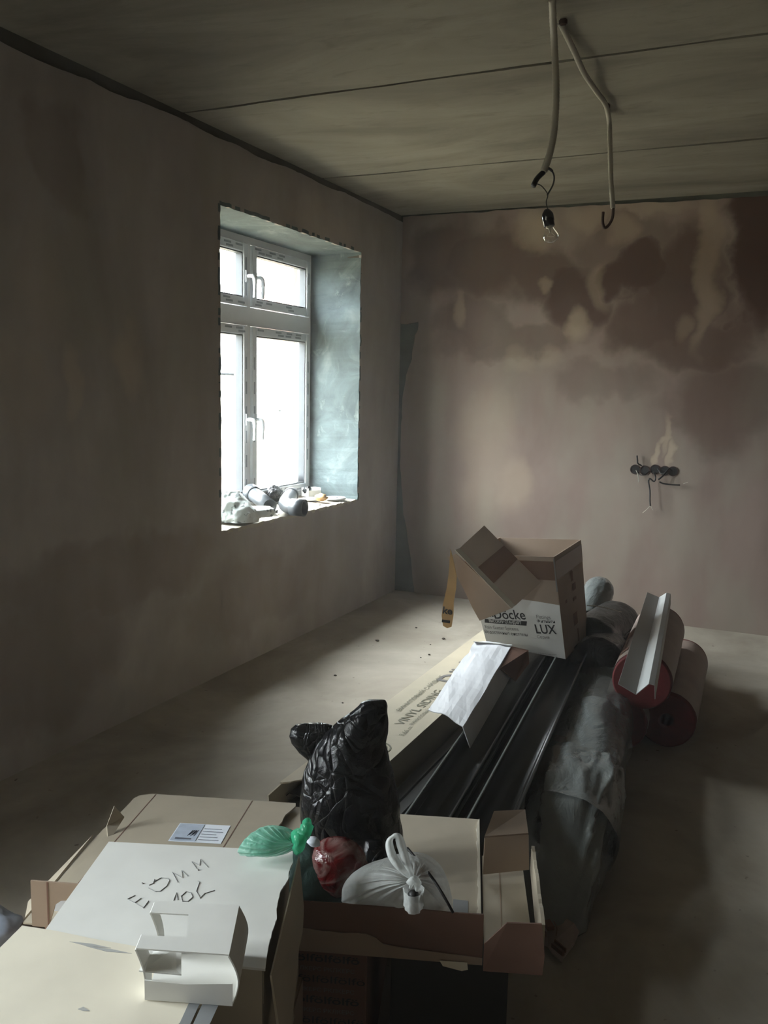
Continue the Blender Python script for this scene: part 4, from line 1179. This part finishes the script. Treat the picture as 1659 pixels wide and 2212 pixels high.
# carton beneath, lettered in rows
def lettered():
    t = thing('lettered_carton', 'brown carton with rows of dark repeated lettering beneath the opened flat carton', 'carton', T(-.59, .28, 0))
    b = bmesh.new(); R_ = Matrix.Translation(T(0, 0, 0)) @ Matrix.Rotation(ta, 4, 'Z')
    box(b, -.93, -.235, .03, .56, .001, .392, R_); bmesh.ops.bevel(b, geom=list(b.edges), offset=.003, segments=1, affect='EDGES')
    obj('box_body', b, M['card_brown'], t)
    q = Quad(T(-.93, .03, 0), T(-.235, .03, 0), T(-.235, .03, .392), T(-.93, .03, .392)); 
    if q.n.dot(CO-q.a) < 0: q.n = -q.n
    for k in range(7):
        v = .352-.047*k
        text_on(t, q, 'lfö'*17, .04+.012*(k % 2), v, .0165, M['ink'], .64, .012 if k % 2 == 0 else 0)
        text_on(t, q, 'РКЛКЕРС '*9, .05, v-.021, .009, M['ink_grey'], .62)
    return t
lettered()
def plainbox(name, u0, u1, v0, v1, z0, z1, mat, label, cat):
    b = bmesh.new(); R_ = Matrix.Translation(T(0, 0, 0)) @ Matrix.Rotation(ta, 4, 'Z'); box(b, u0, u1, v0, v1, z0, z1, R_)
    bmesh.ops.bevel(b, geom=list(b.edges), offset=.004, segments=2, affect='EDGES')
    o = obj(name, b, mat); return tag(center_origin(o), label, cat)
# dark crate carrying the right end of the flat carton
plainbox('dark_crate', -.19, .06, .10, .34, .002, .392, M['pvc_panel'], 'dark crate in the shadow under the right end of the opened carton', 'crate')

# white-topped box with pencil note
def white_box():
    t = thing('white_carton', 'white-topped carton with a handwritten pencil note in the foreground', 'carton', T(-.57, -.18, .36))
    c = [at(235, 1822, z=.60), at(632, 1842, z=.60), at(568, 2100, z=.60), at(100, 2010, z=.60)]
    cx = c[3]+(c[3]-c[0])*.15; dx = c[2]+(c[2]-c[1])*.10
    edge = [(632, 1842), (633, 1866), (624, 1888), (622, 1905), (606, 1928), (598, 1962), (597, 1990), (588, 2018), (580, 2048), (573, 2098)]
    ep = []
    for i in range(len(edge)-1):
        a_, b_ = at(*edge[i], z=.60), at(*edge[i+1], z=.60)
        ep += [a_.lerp(b_, k/5)+TU*.0012*noise.noise(Vector((i*5+k, 3, 2))*.7) for k in range(5)]
    dx = at(*edge[-1], z=.60); top = [c[0]] + ep + [dx, cx]
    obj('carton_lid', sheet(top, .004, (0, 0, 1)), M['card_white'], t)
    b = bmesh.new(); z1, z0 = .598, .352
    e = [p.copy() for p in (c[0], c[1], dx, cx)]
    cen = sum(e, Vector())/4; e = [p+(cen-p)*.03 for p in e]
    for i in range(4):
        a, d_ = e[i], e[(i+1) % 4]
        n = (cen-(a+d_)/2); n.z = 0
        slab(b, [Vector((a.x, a.y, z0)), Vector((d_.x, d_.y, z0)), Vector((d_.x, d_.y, z1)), Vector((a.x, a.y, z1))], .004, n)
    slab(b, [Vector((p.x, p.y, z0)) for p in e], .004, (0, 0, 1))
    bmesh.ops.recalc_face_normals(b, faces=b.faces); obj('box_body', b, M['card_light'], t)
    # loose torn flap standing off the right side
    s0, s1 = c[1]+TU*.006, dx+TU*.004
    fl = [s0+Vector((.006, 0, -.006)), s1+Vector((.004, 0, -.006)), s1+TU*.028+Vector((0, 0, -.20))]
    fl += ragged(s1+TU*.030+Vector((0, 0, -.19)), s0+TU*.030-TV*.08+Vector((0, 0, -.075)), 24, .003, TU, 31) + [s0+TU*.028-TV*.07+Vector((0, 0, -.07))]
    obj('torn_side_flap', sheet(fl, .003), M['card_light'], t)
    k0 = at(531, 2100, z=.585); k1 = at(570, 2101, z=.585)
    obj('front_tab', sheet([k0, k1, k1+Vector((.0, 0, -.055)), k0+Vector((-.005, 0, -.06))], .004), M['card_light'], t)
    # pencil note
    zz = .6046
    def S(pts, w=.00065):
        b_ = bmesh.new()
        for st in pts: tube(b_, [at(x, y, z=zz) for x, y in st], w, 5)
        return b_
    E_ = [[(292, 1934), (275, 1942), (291, 1950), (310, 1961)], [(291, 1950), (305, 1940)], [(310, 1961), (321, 1946)]]
    dot = [[(307, 1907), (309, 1909)]]
    D_ = [[(334, 1899), (331, 1908), (322, 1912)], [(320, 1918), (336, 1926), (346, 1925), (360, 1914), (366, 1902), (362, 1897), (348, 1896), (334, 1904)]]
    M1 = [[(372, 1884), (384, 1906)], [(376, 1886), (394, 1896), (392, 1880), (405, 1892)]]
    M2 = [[(414, 1862), (425, 1876)], [(415, 1861), (431, 1869), (433, 1856)], [(433, 1856), (449, 1873)]]
    N1 = [[(375, 1945), (381, 1928), (384, 1944)], [(402, 1926), (391, 1936), (394, 1947), (406, 1947), (416, 1938), (412, 1928), (403, 1926)]]
    L_ = [[(427, 1903), (431, 1906), (424, 1925), (432, 1940), (442, 1930), (464, 1923)]]
    obj('pencil_note', S(E_+D_+M1+M2+N1+L_), M['pencil'], t)
    obj('pencil_dot', S(dot+[[(428, 1878), (429, 1880)]], .0014), M['ink_grey'], t)
    return t
white_box()
# cream sheet nearest the camera, lower left
def cream():
    t = thing('cream_carton', 'cream-topped carton nearest the camera at the lower left corner', 'carton', at(200, 2150, z=.6))
    z = .607
    c0, c1, c2, c3 = at(48, 2004, z=z), at(300, 2050, z=z), at(486, 2128, z=z), at(380, 2222, z=z)
    far = c3+(c3-c2)*.5-Vector((0, .12, 0)); l = c0+(at(0, 2052, z=z)-c0)*3.5
    pts = [c0, at(120, 2015, z=z), at(200, 2032, z=z), c1, at(400, 2080, z=z), c2, c3, far, Vector((l.x-.02, far.y, z)), l]
    obj('carton_lid', sheet(pts, .004, (0, 0, 1)), M['card_cream'], t)
    b = bmesh.new(); slab(b, [p+Vector((.0, .0, -.006)) for p in (c0+Vector((.02, -.02, 0)), c1+Vector((0, -.16, 0)), c3+Vector((-.02, 0, 0)), far, Vector((l.x, far.y, z)), l)], .25, (0, 0, -1))
    bmesh.ops.recalc_face_normals(b, faces=b.faces); 
    o = obj('box_body', b, M['card_light'], t)
    # printed strip along its right border
    s = bmesh.new()
    for (x0, x1) in ((404, 428), (434, 470)):
        slab(s, [at(x0-18, 2215, z=z+.0045), at(x1-18, 2215, z=z+.0045), at(x1+12, 2150, z=z+.0045), at(x0+12, 2150, z=z+.0045)], .0005, (0, 0, 1))
    obj('printed_strip', s, M['label_grey'], t)
    s = bmesh.new()
    for (pa, pb) in (((150, 2034), (240, 2048)), ((185, 2044), (285, 2060))):
        a, d_ = at(*pa, z=z+.0042), at(*pb, z=z+.0042); m_ = (a+d_)/2
        slab(s, [a, m_-Vector((0, .005, 0)), d_, m_+Vector((0, .003, 0))], .0004, (0, 0, 1))
    obj('smudge', s, M['smudge'], t)
    s = bmesh.new(); slab(s, [at(168, 2180, z=z+.0042), at(180, 2175, z=z+.0042), at(194, 2184, z=z+.0042), at(180, 2184, z=z+.0042)], .0004, (0, 0, 1)); obj('smudge', s, M['smudge'], t)
cream()
# brown carton carrying them
plainbox('support_carton', -.84, -.36, -.62, -.01, .002, .345, M['card'], 'brown carton standing on the floor under the white-topped carton', 'carton')
# torn brown carton sticking out on the left
def floor_scrap():
    b = bmesh.new(); slab(b, [at(-30, 1990, z=.01), at(90, 1998, z=.01), at(90, 2060, z=.01), at(-30, 2050, z=.01)], .006, (0, 0, 1))
    o = obj('card_scrap', b, M['card']); tag(center_origin(o), 'flat brown cardboard scrap on the floor at the left edge', 'cardboard')
floor_scrap()
lump('blue_rag', at(14, 2040, z=.018)+Vector((-.05, 0, 0)), .07, 'small bluish crumpled rag on the floor at the left edge', 'rag', M['label_blue'], 44, (1.3, 1, .5))

# die-cut white insert standing on the cartons
def insert():
    z0, z1 = .6125, .690; th = .0022
    a, b_, c, d_ = at(335, 1949, z=z1), at(517, 1957, z=z1), at(495, 2065, z=z1), at(294, 2051, z=z1)
    L = lambda u, v: (a*(1-u)+b_*u)*(1-v)+(d_*(1-u)+c*u)*v
    t = thing('die_cut_insert', 'small white die-cut card insert with rectangular cut-outs standing on the white carton', 'packaging insert', (a+c)/2-Vector((0, 0, .07)))
    def strip(nm, fn, nu=10, nv=4):
        """curved thin card: fn(u, v) -> point"""
        bb = bmesh.new(); g = [[fn(i/nu, j/nv) for i in range(nu+1)] for j in range(nv+1)]
        nrm = (g[0][1]-g[0][0]).cross(g[1][0]-g[0][0]).normalized()*th
        A1 = [[bb.verts.new(p) for p in r] for r in g]; A2 = [[bb.verts.new(p+nrm) for p in r] for r in g]
        for j in range(nv):
            for i in range(nu):
                bb.faces.new([A1[j][i], A1[j][i+1], A1[j+1][i+1], A1[j+1][i]]); bb.faces.new([A2[j][i], A2[j+1][i], A2[j+1][i+1], A2[j][i+1]])
        for X, Y in ((A1[0], A2[0]), (A1[-1], A2[-1]), ([r[0] for r in A1], [r[0] for r in A2]), ([r[-1] for r in A1], [r[-1] for r in A2])):
            for i in range(len(X)-1): bb.faces.new([X[i], X[i+1], Y[i+1], Y[i]])
        bmesh.ops.recalc_face_normals(bb, faces=bb.faces); return obj(nm, bb, M['card_white'], t)
    sagf = lambda u, v: L(u, v)
    top = [L(0, 0), L(1, 0), L(1, .5), L(1, 1)] + [sagf(1-k/8, 1) for k in range(1, 8)] + [L(0, 1), L(0, .74), L(.50, .72), L(.44, .26), L(0, .26)]
    obj('top_panel', sheet(top, th, (0, 0, 1)), M['card_white'], t)
    dz = Vector((0, 0, -(z1-z0))); bow = TU*.010
    strip('right_wall', lambda u, v: L(1, v)+dz*u+TU*(.012*math.sin(PI*u)+.006*u))
    for (v0, v1) in ((0, .24), (.70, 1)):
        strip('left_leg', lambda u, v: L(0, v0+(v1-v0)*v)+dz*u+TU*(.006*math.sin(PI*u)+.014*u))
    bt = [L(0, 0)+dz+TU*.014, L(1, 0)+dz+TU*.006, L(1, 1)+dz+TU*.006, L(0, 1)+dz+TU*.014]
    obj('bottom_panel', sheet([p+Vector((0, 0, .0005)) for p in bt], th, (0, 0, 1)), M['card_white'], t)
    f = -TV*.003
    obj('front_lip', sheet([bt[3]+f, bt[2]+f, bt[2]+f+Vector((0, 0, .036)), bt[2].lerp(bt[3], .55)+f+Vector((0, 0, .030)), bt[3]+f+Vector((0, 0, .032))], th, -TV), M['card_white'], t)
    tb = [L(.06, .62)+dz*.42, L(.42, .62)+dz*.25, L(.48, .97)+dz*.52, L(.02, .97)+dz*.50]
    obj('inner_tongue', sheet(tb, th, (0, 0, 1)), M['card_white'], t)
insert()

# ================================================================== BAGS
def blob_rows(rows, d, depth_k, seed, amp=.010, seg=72, sub=4, base_z=None, lean=0.0, freq=9):
    """crumpled bag: rows = (py, px_left, px_right) in the picture at distance d; depth = width*depth_k"""
    b = bmesh.new(); R = []; full = []
    for i in range(len(rows)-1):
        for j in range(sub):
            t = j/sub; full.append([rows[i][k]*(1-t)+rows[i+1][k]*t for k in range(3)])
    full.append(list(rows[-1]))
    for i, (py, x0, x1) in enumerate(full):
        s = i/(len(full)-1); dd = d-lean*s
        pl, pr = at(x0, py, d=dd), at(x1, py, d=dd); c = (pl+pr)/2; hw = (pr-pl).length/2
        hx = (pr-pl).normalized(); hy = Vector((-hx.y, hx.x, 0)).normalized(); ring = []
        dk = depth_k*(1 if s < .7 else 1-.75*(s-.7)/.3)
        for k in range(seg):
            a = 2*PI*k/seg; ca, sa = math.cos(a), math.sin(a)
            p = c+hx*hw*ca+hy*hw*dk*sa
            q_ = (p-T0)*freq+Vector((seed*5, 0, 0)); q_.z *= .55
            w = amp*(ridge(q_, 4)*.8+.5*fbm(q_*1.7, 3)); p = p+(hx*ca+hy*sa)*w
            if base_z is not None: p.z = max(p.z, base_z)
            ring.append(b.verts.new(p))
        R.append(ring)
    for i in range(len(R)-1):
        for k in range(seg): b.faces.new([R[i][k], R[i+1][k], R[i+1][(k+1) % seg], R[i][(k+1) % seg]])
    b.faces.new(R[0]); b.faces.new(list(reversed(R[-1])))
    bmesh.ops.recalc_face_normals(b, faces=b.faces)
    return b
dB = 1.98+.08
t = thing('black_rubbish_bag', 'tall shiny black rubbish bag with pointed top standing in the opened carton', 'rubbish bag', at(762, 1850, d=dB))
rows = [(1862, 705, 850), (1845, 682, 868), (1810, 664, 868), (1775, 655, 864), (1735, 652, 860), (1700, 656, 850), (1665, 662, 842), (1635, 672, 834), (1605, 690, 828), (1580, 712, 832), (1558, 738, 832), (1535, 768, 831), (1518, 786, 830), (1513, 800, 828)]
obj('bag_body', blob_rows(rows, dB, .62, 1, .0065, 110, 6, .408, .05), M['bag_black'], t, True)
rows = [(1650, 678, 700), (1640, 668, 703), (1625, 650, 704), (1605, 636, 712), (1590, 630, 716), (1575, 634, 722), (1566, 644, 712), (1563, 660, 700)]
obj('bag_ear', blob_rows(rows, dB-.02, .35, 3, .005, 60, 5), M['bag_black'], t, True)
rows = [(1860, 790, 838), (1850, 786, 842), (1830, 788, 830), (1815, 794, 822)]
obj('bag_fold', blob_rows(rows, dB-.10, .6, 8, .006, 40, 5), M['bag_black'], t, True)

# red wrapper bag
t = thing('red_bag', 'small red and white plastic bag lying between the black bag and the white bag', 'plastic bag', at(735, 1880, z=.41))
rows = [(1925, 705, 760), (1905, 690, 782), (1885, 682, 792), (1865, 678, 792), (1845, 676, 786), (1828, 684, 770), (1816, 700, 752), (1811, 715, 738)]
obj('bag_body', blob_rows(rows, 1.86, .8, 5, .006, 60, 5, .409), M['bag_red'], t, True)
rows = [(1826, 676, 686), (1818, 669, 685), (1810, 667, 678)]
obj('bag_tip', blob_rows(rows, 1.80, .6, 6, .004, 30, 5), M['label'], t, True)

# green bag with knot
t = thing('green_bag', 'green translucent bag tied in a knot behind the white-topped carton', 'plastic bag', at(670, 1900, z=.41))
rows = [(1965, 600, 735), (1940, 590, 748), (1910, 590, 742), (1885, 600, 728), (1860, 612, 704), (1840, 624, 686), (1825, 636, 672), (1818, 644, 664)]
obj('bag_body', blob_rows(rows, 1.87, .5, 9, .006, 72, 5, .409), M['bag_green_dark'], t, True)
def fan(c0, pts, d0, d1, mat, nm, th=.016, seed=0):
    """gathered film fanning out from a knot at c0 to the outline pts"""
    b = bmesh.new(); n = len(pts); rows_ = []; m_ = 12
    o = at(*c0, d=d0)
    P = smooth_path([at(px, py, d=d1) for px, py in pts], 10)
    for s_ in (1, -1):
        g = []
        for j in range(m_+1):
            t_ = j/m_; row = []
            for i, p in enumerate(P):
                q_ = o.lerp(p, t_); pl = math.sin(i*1.05+seed)*.006*math.sin(t_*PI*.9)+.004*noise.noise(Vector((i*.4, t_*3, seed)))
                edge = math.sin(PI*i/(len(P)-1))**.6
                row.append(b.verts.new(q_ - CF*(s_*th*math.sin(PI*min(1, t_*.92+.04))*edge+pl)))
            g.append(row)
        for j in range(m_):
            for i in range(len(P)-1): b.faces.new([g[j][i], g[j][i+1], g[j+1][i+1], g[j+1][i]])
    return obj(nm, b, M[mat], t, True)
fan((650, 1818), [(640, 1836), (590, 1850), (530, 1848), (514, 1838), (530, 1812), (560, 1790), (585, 1785), (612, 1793), (632, 1805), (644, 1814)], 1.74, 1.72, 'bag_green_pale', 'bag_tail', .028, 2)
b = bmesh.new(); tube(b, smooth_path([at(636, 1812, d=1.72), at(650, 1806, d=1.70), at(660, 1796, d=1.70), at(664, 1780, d=1.71), at(662, 1776, d=1.72)], 6), [.010]*5+[.014]*6+[.013]*6+[.009]*6+[.005]*2, 12)
tube(b, smooth_path([at(640, 1800, d=1.72), at(648, 1815, d=1.69), at(646, 1830, d=1.70), at(636, 1838, d=1.72)], 6), [.008, .012, .014, .015, .015, .014, .013, .013, .012, .012, .012, .011, .011, .010, .010, .010, .008, .006, .005], 12)
for v in b.verts: v.co += Vector((1, 1, 1))*.0035*noise.noise(v.co*60)
obj('knot', b, M['bag_green'], t, True)

# white tied carrier bag
t = thing('white_carrier_bag', 'white carrier bag with radiating folds and a knotted handle in the opened carton', 'plastic bag', at(860, 1930, z=.41))
def white_bag():
    K = at(893, 1903, d=1.71)                      # the knot
    out = [(738, 1950), (742, 1918), (765, 1888), (800, 1868), (840, 1855), (880, 1845), (915, 1848), (945, 1868), (962, 1895), (972, 1930), (975, 1960), (960, 1985), (900, 1995), (820, 1985), (765, 1975)]
    P = smooth_path([at(px, py, d=1.83) for px, py in out+[out[0]]], 14)[:-1]
    b = bmesh.new(); n = len(P); m_ = 22; g = []
    for j in range(m_+1):
        t_ = j/m_; row = []
        for i, p in enumerate(P):
            q_ = K.lerp(p, .03+.97*t_)
            bul = .055*math.sin(PI*t_**.8)*.8 + .025*t_
            ang = 2*PI*i/n
            pl = (math.sin(ang*17+1.3*math.sin(ang*3))+.6*math.sin(ang*31+1))*.0042*(1-t_)**.6*min(1, t_*5)
            w = -CF*(bul*.55+pl)+Vector((0, 0, bul*.45)) - CF*.0035*ridge(q_*16, 2)*t_
            v = q_+w
            if t_ > .98: v = v
            v.z = max(v.z, .409); row.append(b.verts.new(v))
        g.append(row)
    back = []
    for t2 in (.66, .33):
        row = []
        for i, p in enumerate(P):
            c = at(860, 1925, d=1.90); v = c.lerp(p, t2)+CF*.03; v.z = max(v.z, .409); row.append(b.verts.new(v))
        back.append(row)
    allr = g+back
    for j in range(len(allr)-1):
        for i in range(n): b.faces.new([allr[j][i], allr[j][(i+1) % n], allr[j+1][(i+1) % n], allr[j+1][i]])
    bmesh.ops.recalc_face_normals(b, faces=b.faces)
    obj('bag_body', b, M['bag_white'], t, True)
    # what shows through: dark contents
    rows = [(1975, 800, 940), (1955, 775, 955), (1925, 770, 955), (1895, 800, 945), (1875, 830, 925), (1866, 850, 905)]
    obj('bag_contents', blob_rows(rows, 1.86, .4, 14, .004, 40, 4, .412), M['card_brown'], t, True)
    D_ = 1.645
    # loop handle
    H_ = smooth_path([at(892, 1900, d=D_+.03), at(868, 1878, d=D_), at(848, 1850, d=D_), at(841, 1822, d=D_), at(848, 1808, d=D_), at(860, 1808, d=D_), at(868, 1830, d=D_), at(878, 1862, d=D_), at(892, 1895, d=D_+.02)], 8)
    b = bmesh.new(); wv = []
    for i, p in enumerate(H_):
        s = i/(len(H_)-1); tgt = (H_[min(i+1, len(H_)-1)]-H_[max(i-1, 0)]).normalized(); sd = tgt.cross(-CF).normalized()
        w = .0035+.005*abs(math.sin(s*PI*2)); wv.append([p+sd*w, p-CF*.003, p-sd*w, p+CF*.003])
    V = [[b.verts.new(x) for x in r] for r in wv]
    for i in range(len(V)-1):
        for k in range(4): b.faces.new([V[i][k], V[i][(k+1) % 4], V[i+1][(k+1) % 4], V[i+1][k]])
    obj('handle', b, M['bag_white'], t, True)
    # knot with collar
    b = bmesh.new(); tube(b, smooth_path([at(886, 1918, d=D_+.02), at(888, 1905, d=D_), at(896, 1900, d=D_), at(902, 1908, d=D_), at(900, 1920, d=D_+.01)], 6), [.003]*5+[.007]*14+[.006]*6, 10)
    for v in b.verts: v.co += Vector((1, 1, 1))*.003*noise.noise(v.co*70)
    obj('knot', b, M['bag_white'], t, True)
    cc = at(893, 1921, d=D_+.03); b = bmesh.new(); R = []
    for j in range(7):
        s = j/6; ring = []
        for k in range(28):
            a = 2*PI*k/28; rx = .019*(1-.30*s+.25*s*s); p = cc+CR*math.cos(a)*rx*(1+.1*math.sin(3*a))+CU*(math.sin(a)*.009-.034*s)-CF*math.sin(a)*-.012
            ring.append(b.verts.new(p+CR*.0015*math.sin(k*1.9)))
        R.append(ring)
    for j in range(6):
        for k in range(28): b.faces.new([R[j][k], R[j][(k+1) % 28], R[j+1][(k+1) % 28], R[j+1][k]])
    obj('gathered_neck', b, M['bag_white'], t, True)
    b = bmesh.new(); bmesh.ops.create_uvsphere(b, u_segments=16, v_segments=8, radius=.011, matrix=Matrix.Translation(cc-CU*.012)); obj('neck_inside', b, M['cable'], t, True)
white_bag()
b = bmesh.new(); tube(b, smooth_path([at(880, 1832, d=1.80), at(905, 1862, d=1.76), at(935, 1898, d=1.72), at(960, 1938, d=1.70), at(979, 1972, d=1.69)], 6), .0028, 8)
o = obj('thin_rod', b, M['cable'], None, True); tag(center_origin(o), 'thin dark rod sticking out behind the white carrier bag', 'rod')

# torn label lying by the pipe ends
t = thing('torn_label', 'torn pinkish printed label board on the floor at the near end of the pipes', 'label', at(1205, 2020, z=.06))
zz = .07
pts = [at(1158, 1960, z=zz), at(1180, 1966, z=zz), at(1215, 1980, z=zz), at(1240, 1996, z=zz), at(1251, 2014, z=zz-.02), at(1240, 2042, z=zz-.04), at(1212, 2078, z=zz-.06), at(1192, 2060, z=zz-.05), at(1184, 2046, z=zz-.05), at(1160, 2036, z=zz-.04)]
obj('board', sheet(pts, .003, (0, 0, 1)), M['roll_wrap'], t)
s = bmesh.new()
for (x0, y0, x1, y1, wd_) in ((1180, 1995, 1190, 2010, .010), (1193, 2045, 1217, 2065, .004), (1198, 2038, 1222, 2058, .002), (1168, 1970, 1170, 1974, .006), (1172, 2020, 1176, 2024, .007)):
    a, c = at(x0, y0, z=zz-.012), at(x1, y1, z=zz-.012); d_ = (c-a).normalized(); n_ = Vector((-d_.y, d_.x, 0))*wd_
    slab(s, [a-n_, c-n_, c+n_, a+n_], .012, (0, 0, 1))
tube(s, smooth_path([at(1196, 1990, z=zz+.003), at(1203, 2005, z=zz-.005), at(1201, 2022, z=zz-.012)], 5), .0012, 5)
obj('print', s, M['card_brown'], t)

# ================================================================== ON THE WINDOW SILL
ZS = .7932
def sill(px, py, dz=0): return at(px, py, z=ZS+dz)
t = thing('crumpled_bag', 'crumpled white patterned bag on the left part of the window sill', 'plastic bag', sill(510, 1120))
rows = [(1148, 484, 500), (1142, 474, 540), (1130, 474, 556), (1118, 474, 560), (1104, 474, 552), (1090, 474, 536), (1078, 474, 524), (1066, 476, 516), (1060, 482, 508)]
c = sill(510, 1125); dC = (c-CO).dot(CF)
obj('bag_body', blob_rows(rows, dC, .6, 21, .024, 72, 5, ZS), M['crinkle'], t, True)
rows = [(1116, 545, 580), (1108, 540, 587), (1100, 538, 586), (1094, 544, 574)]
obj('bag_corner', blob_rows(rows, dC+.05, .6, 22, .018, 48, 5, ZS), M['crinkle'], t, True)
b = bmesh.new(); hollow(b, sill(583, 1094, .045), sill(541, 1062, .10), .044, .040, 28)
t = thing('grey_pipe', 'grey drain pipe piece leaning with its socket up on the window sill', 'pipe', sill(560, 1090)); obj('pipe_body', b, M['pipe_grey'], t, True)
b = bmesh.new(); e0, e1 = sill(583, 1094, .045), sill(541, 1062, .10); ax = (e1-e0).normalized(); hollow(b, e1-ax*.07, e1+ax*.005, .050, .044, 28); obj('pipe_socket', b, M['pipe_grey'], t, True)
t = thing('grey_elbow', 'short grey drain pipe bend lying on its side on the window sill', 'pipe', sill(628, 1098))
c0, c1, c2 = sill(628, 1070, .052), sill(612, 1094, .052), sill(655, 1097, .052)
b = bmesh.new(); tube(b, smooth_path([c0, c0.lerp(c1, .6), c1.lerp(c0, .15).lerp(c2, .10), c1.lerp(c2, .45), c2], 6), .044, 28, cap=False); obj('pipe_body', b, M['pipe_grey'], t, True)
ax = (c2-c1).normalized(); b = bmesh.new(); hollow(b, c2-ax*.075, c2+ax*.01, .050, .044, 28); obj('pipe_socket', b, M['pipe_grey'], t, True)
ax = (c0-c1).normalized(); b = bmesh.new(); hollow(b, c0-ax*.02, c0+ax*.04, .049, .044, 28); obj('pipe_socket', b, M['pipe_grey'], t, True)
o = lump('black_plastic_scrap', sill(592, 1084), .060, 'crumpled dark plastic scrap between the two grey pipes on the sill', 'plastic scrap', M['bag_black'], 12, (.7, 1.3, .9))
b = bmesh.new(); slab(b, [sill(580, 1094, .002), sill(600, 1108, .002), sill(596, 1110, .002), sill(574, 1096, .002)], .02, (0, 0, 1)); o = obj('dark_strip', b, M['pvc_dark']); tag(center_origin(o), 'dark plastic strip lying in front of the grey pipes on the sill', 'strip')
b = bmesh.new(); c = sill(632, 1070); Mx = Matrix.Translation(c) @ Matrix.Rotation(.5, 4, 'Z') @ Matrix.Rotation(.05, 4, 'X')
box(b, -.03, .03, -.035, .035, .003, .135, Mx); bmesh.ops.bevel(b, geom=list(b.edges), offset=.002, segments=1, affect='EDGES')
t = thing('white_small_box', 'small upright white carton standing against the window on the sill', 'box', c); obj('box_body', b, M['card_white'], t)
b = bmesh.new(); slab(b, [Mx @ Vector(p) for p in ((-.03, -.035, .135), (.03, -.035, .135), (.028, -.01, .155), (-.028, -.01, .155))], .0015); obj('box_flap', b, M['card_white'], t)
t = thing('open_white_packet', 'small open white packet with black inside near the right end of the sill', 'packet', sill(672, 1070))
c = sill(672, 1072); Mx = Matrix.Translation(c) @ Matrix.Rotation(1.2, 4, 'Z')
b = bmesh.new()
for q_ in ((-.055, -.052, -.04, .04, .001, .06), (.052, .055, -.04, .04, .001, .06), (-.055, .055, .037, .04, .001, .06), (-.055, .055, -.04, -.037, .001, .045), (-.055, .055, -.04, .04, .001, .003)): box(b, *q_, Mx)
obj('box_body', b, M['card_white'], t)
b = bmesh.new(); bmesh.ops.create_icosphere(b, subdivisions=2, radius=.03, matrix=Mx @ Matrix.Translation((-.035, 0, .045)))
for v in b.verts: v.co += Vector((1, 1, 1))*.012*noise.noise(v.co*40)
obj('black_lining', b, M['bag_black'], t, True)
for i, (px, py, r_) in enumerate(((672, 1080, .055), (724, 1078, .072))):
    c = sill(px, py); t = thing('plastic_cap', ['smaller white round cap beside the tan scrap on the sill', 'larger white round cap at the right end of the sill'][i], 'cap', c)
    b = bmesh.new(); hollow(b, c+Vector((0, 0, .001)), c+Vector((0, 0, .013)), r_, r_*.86, 32); obj('cap_rim', b, M['plastic_white'], t, True)
    b = bmesh.new(); tube(b, [c+Vector((0, 0, .002)), c+Vector((0, 0, .009))], r_*.86, 32); obj('cap_plate', b, M['plastic_white'], t)
    b = bmesh.new(); tube(b, [c+Vector((.01, .01, .009)), c+Vector((.01, .01, .013))], .006, 10); obj('cap_stud', b, M['pipe_grey'], t)
lump('tan_scrap', sill(694, 1083, .0), .040, 'crumpled tan paper scrap between the two white caps on the sill', 'paper scrap', M['wood_tan'], 31, (1, 1.2, .6))
for i, (px, py) in enumerate(((600, 1112), (640, 1108), (690, 1092), (735, 1088), (560, 1120))):
    o = lump('sill_crumb', sill(px, py), .008, 'small grey mortar crumb on the window sill', 'crumb', M['stone'], 50+i, (1.3, 1, .6)); o['group'] = 'mortar crumbs on the sill'

# ------------------------------------------------------------------ scatter volume added to imitate veiling glare of the lens
vm=bpy.data.materials.new('veil_haze'); vm.use_nodes=True; t=vm.node_tree; t.nodes.clear()
o_=t.nodes.new('ShaderNodeOutputMaterial'); vs=t.nodes.new('ShaderNodeVolumeScatter'); vs.inputs['Density'].default_value=.0075; vs.inputs['Anisotropy'].default_value=.55
t.links.new(vs.outputs[0],o_.inputs['Volume'])
bm=bmesh.new(); box(bm,-A-WT+.03,RX+.1,FY-.1,D+.3,-.07,HT+.16); o=obj('veil_haze',bm,vm); tag(o,'thin pale haze volume added across the room for the lens veil','haze',None,'stuff')
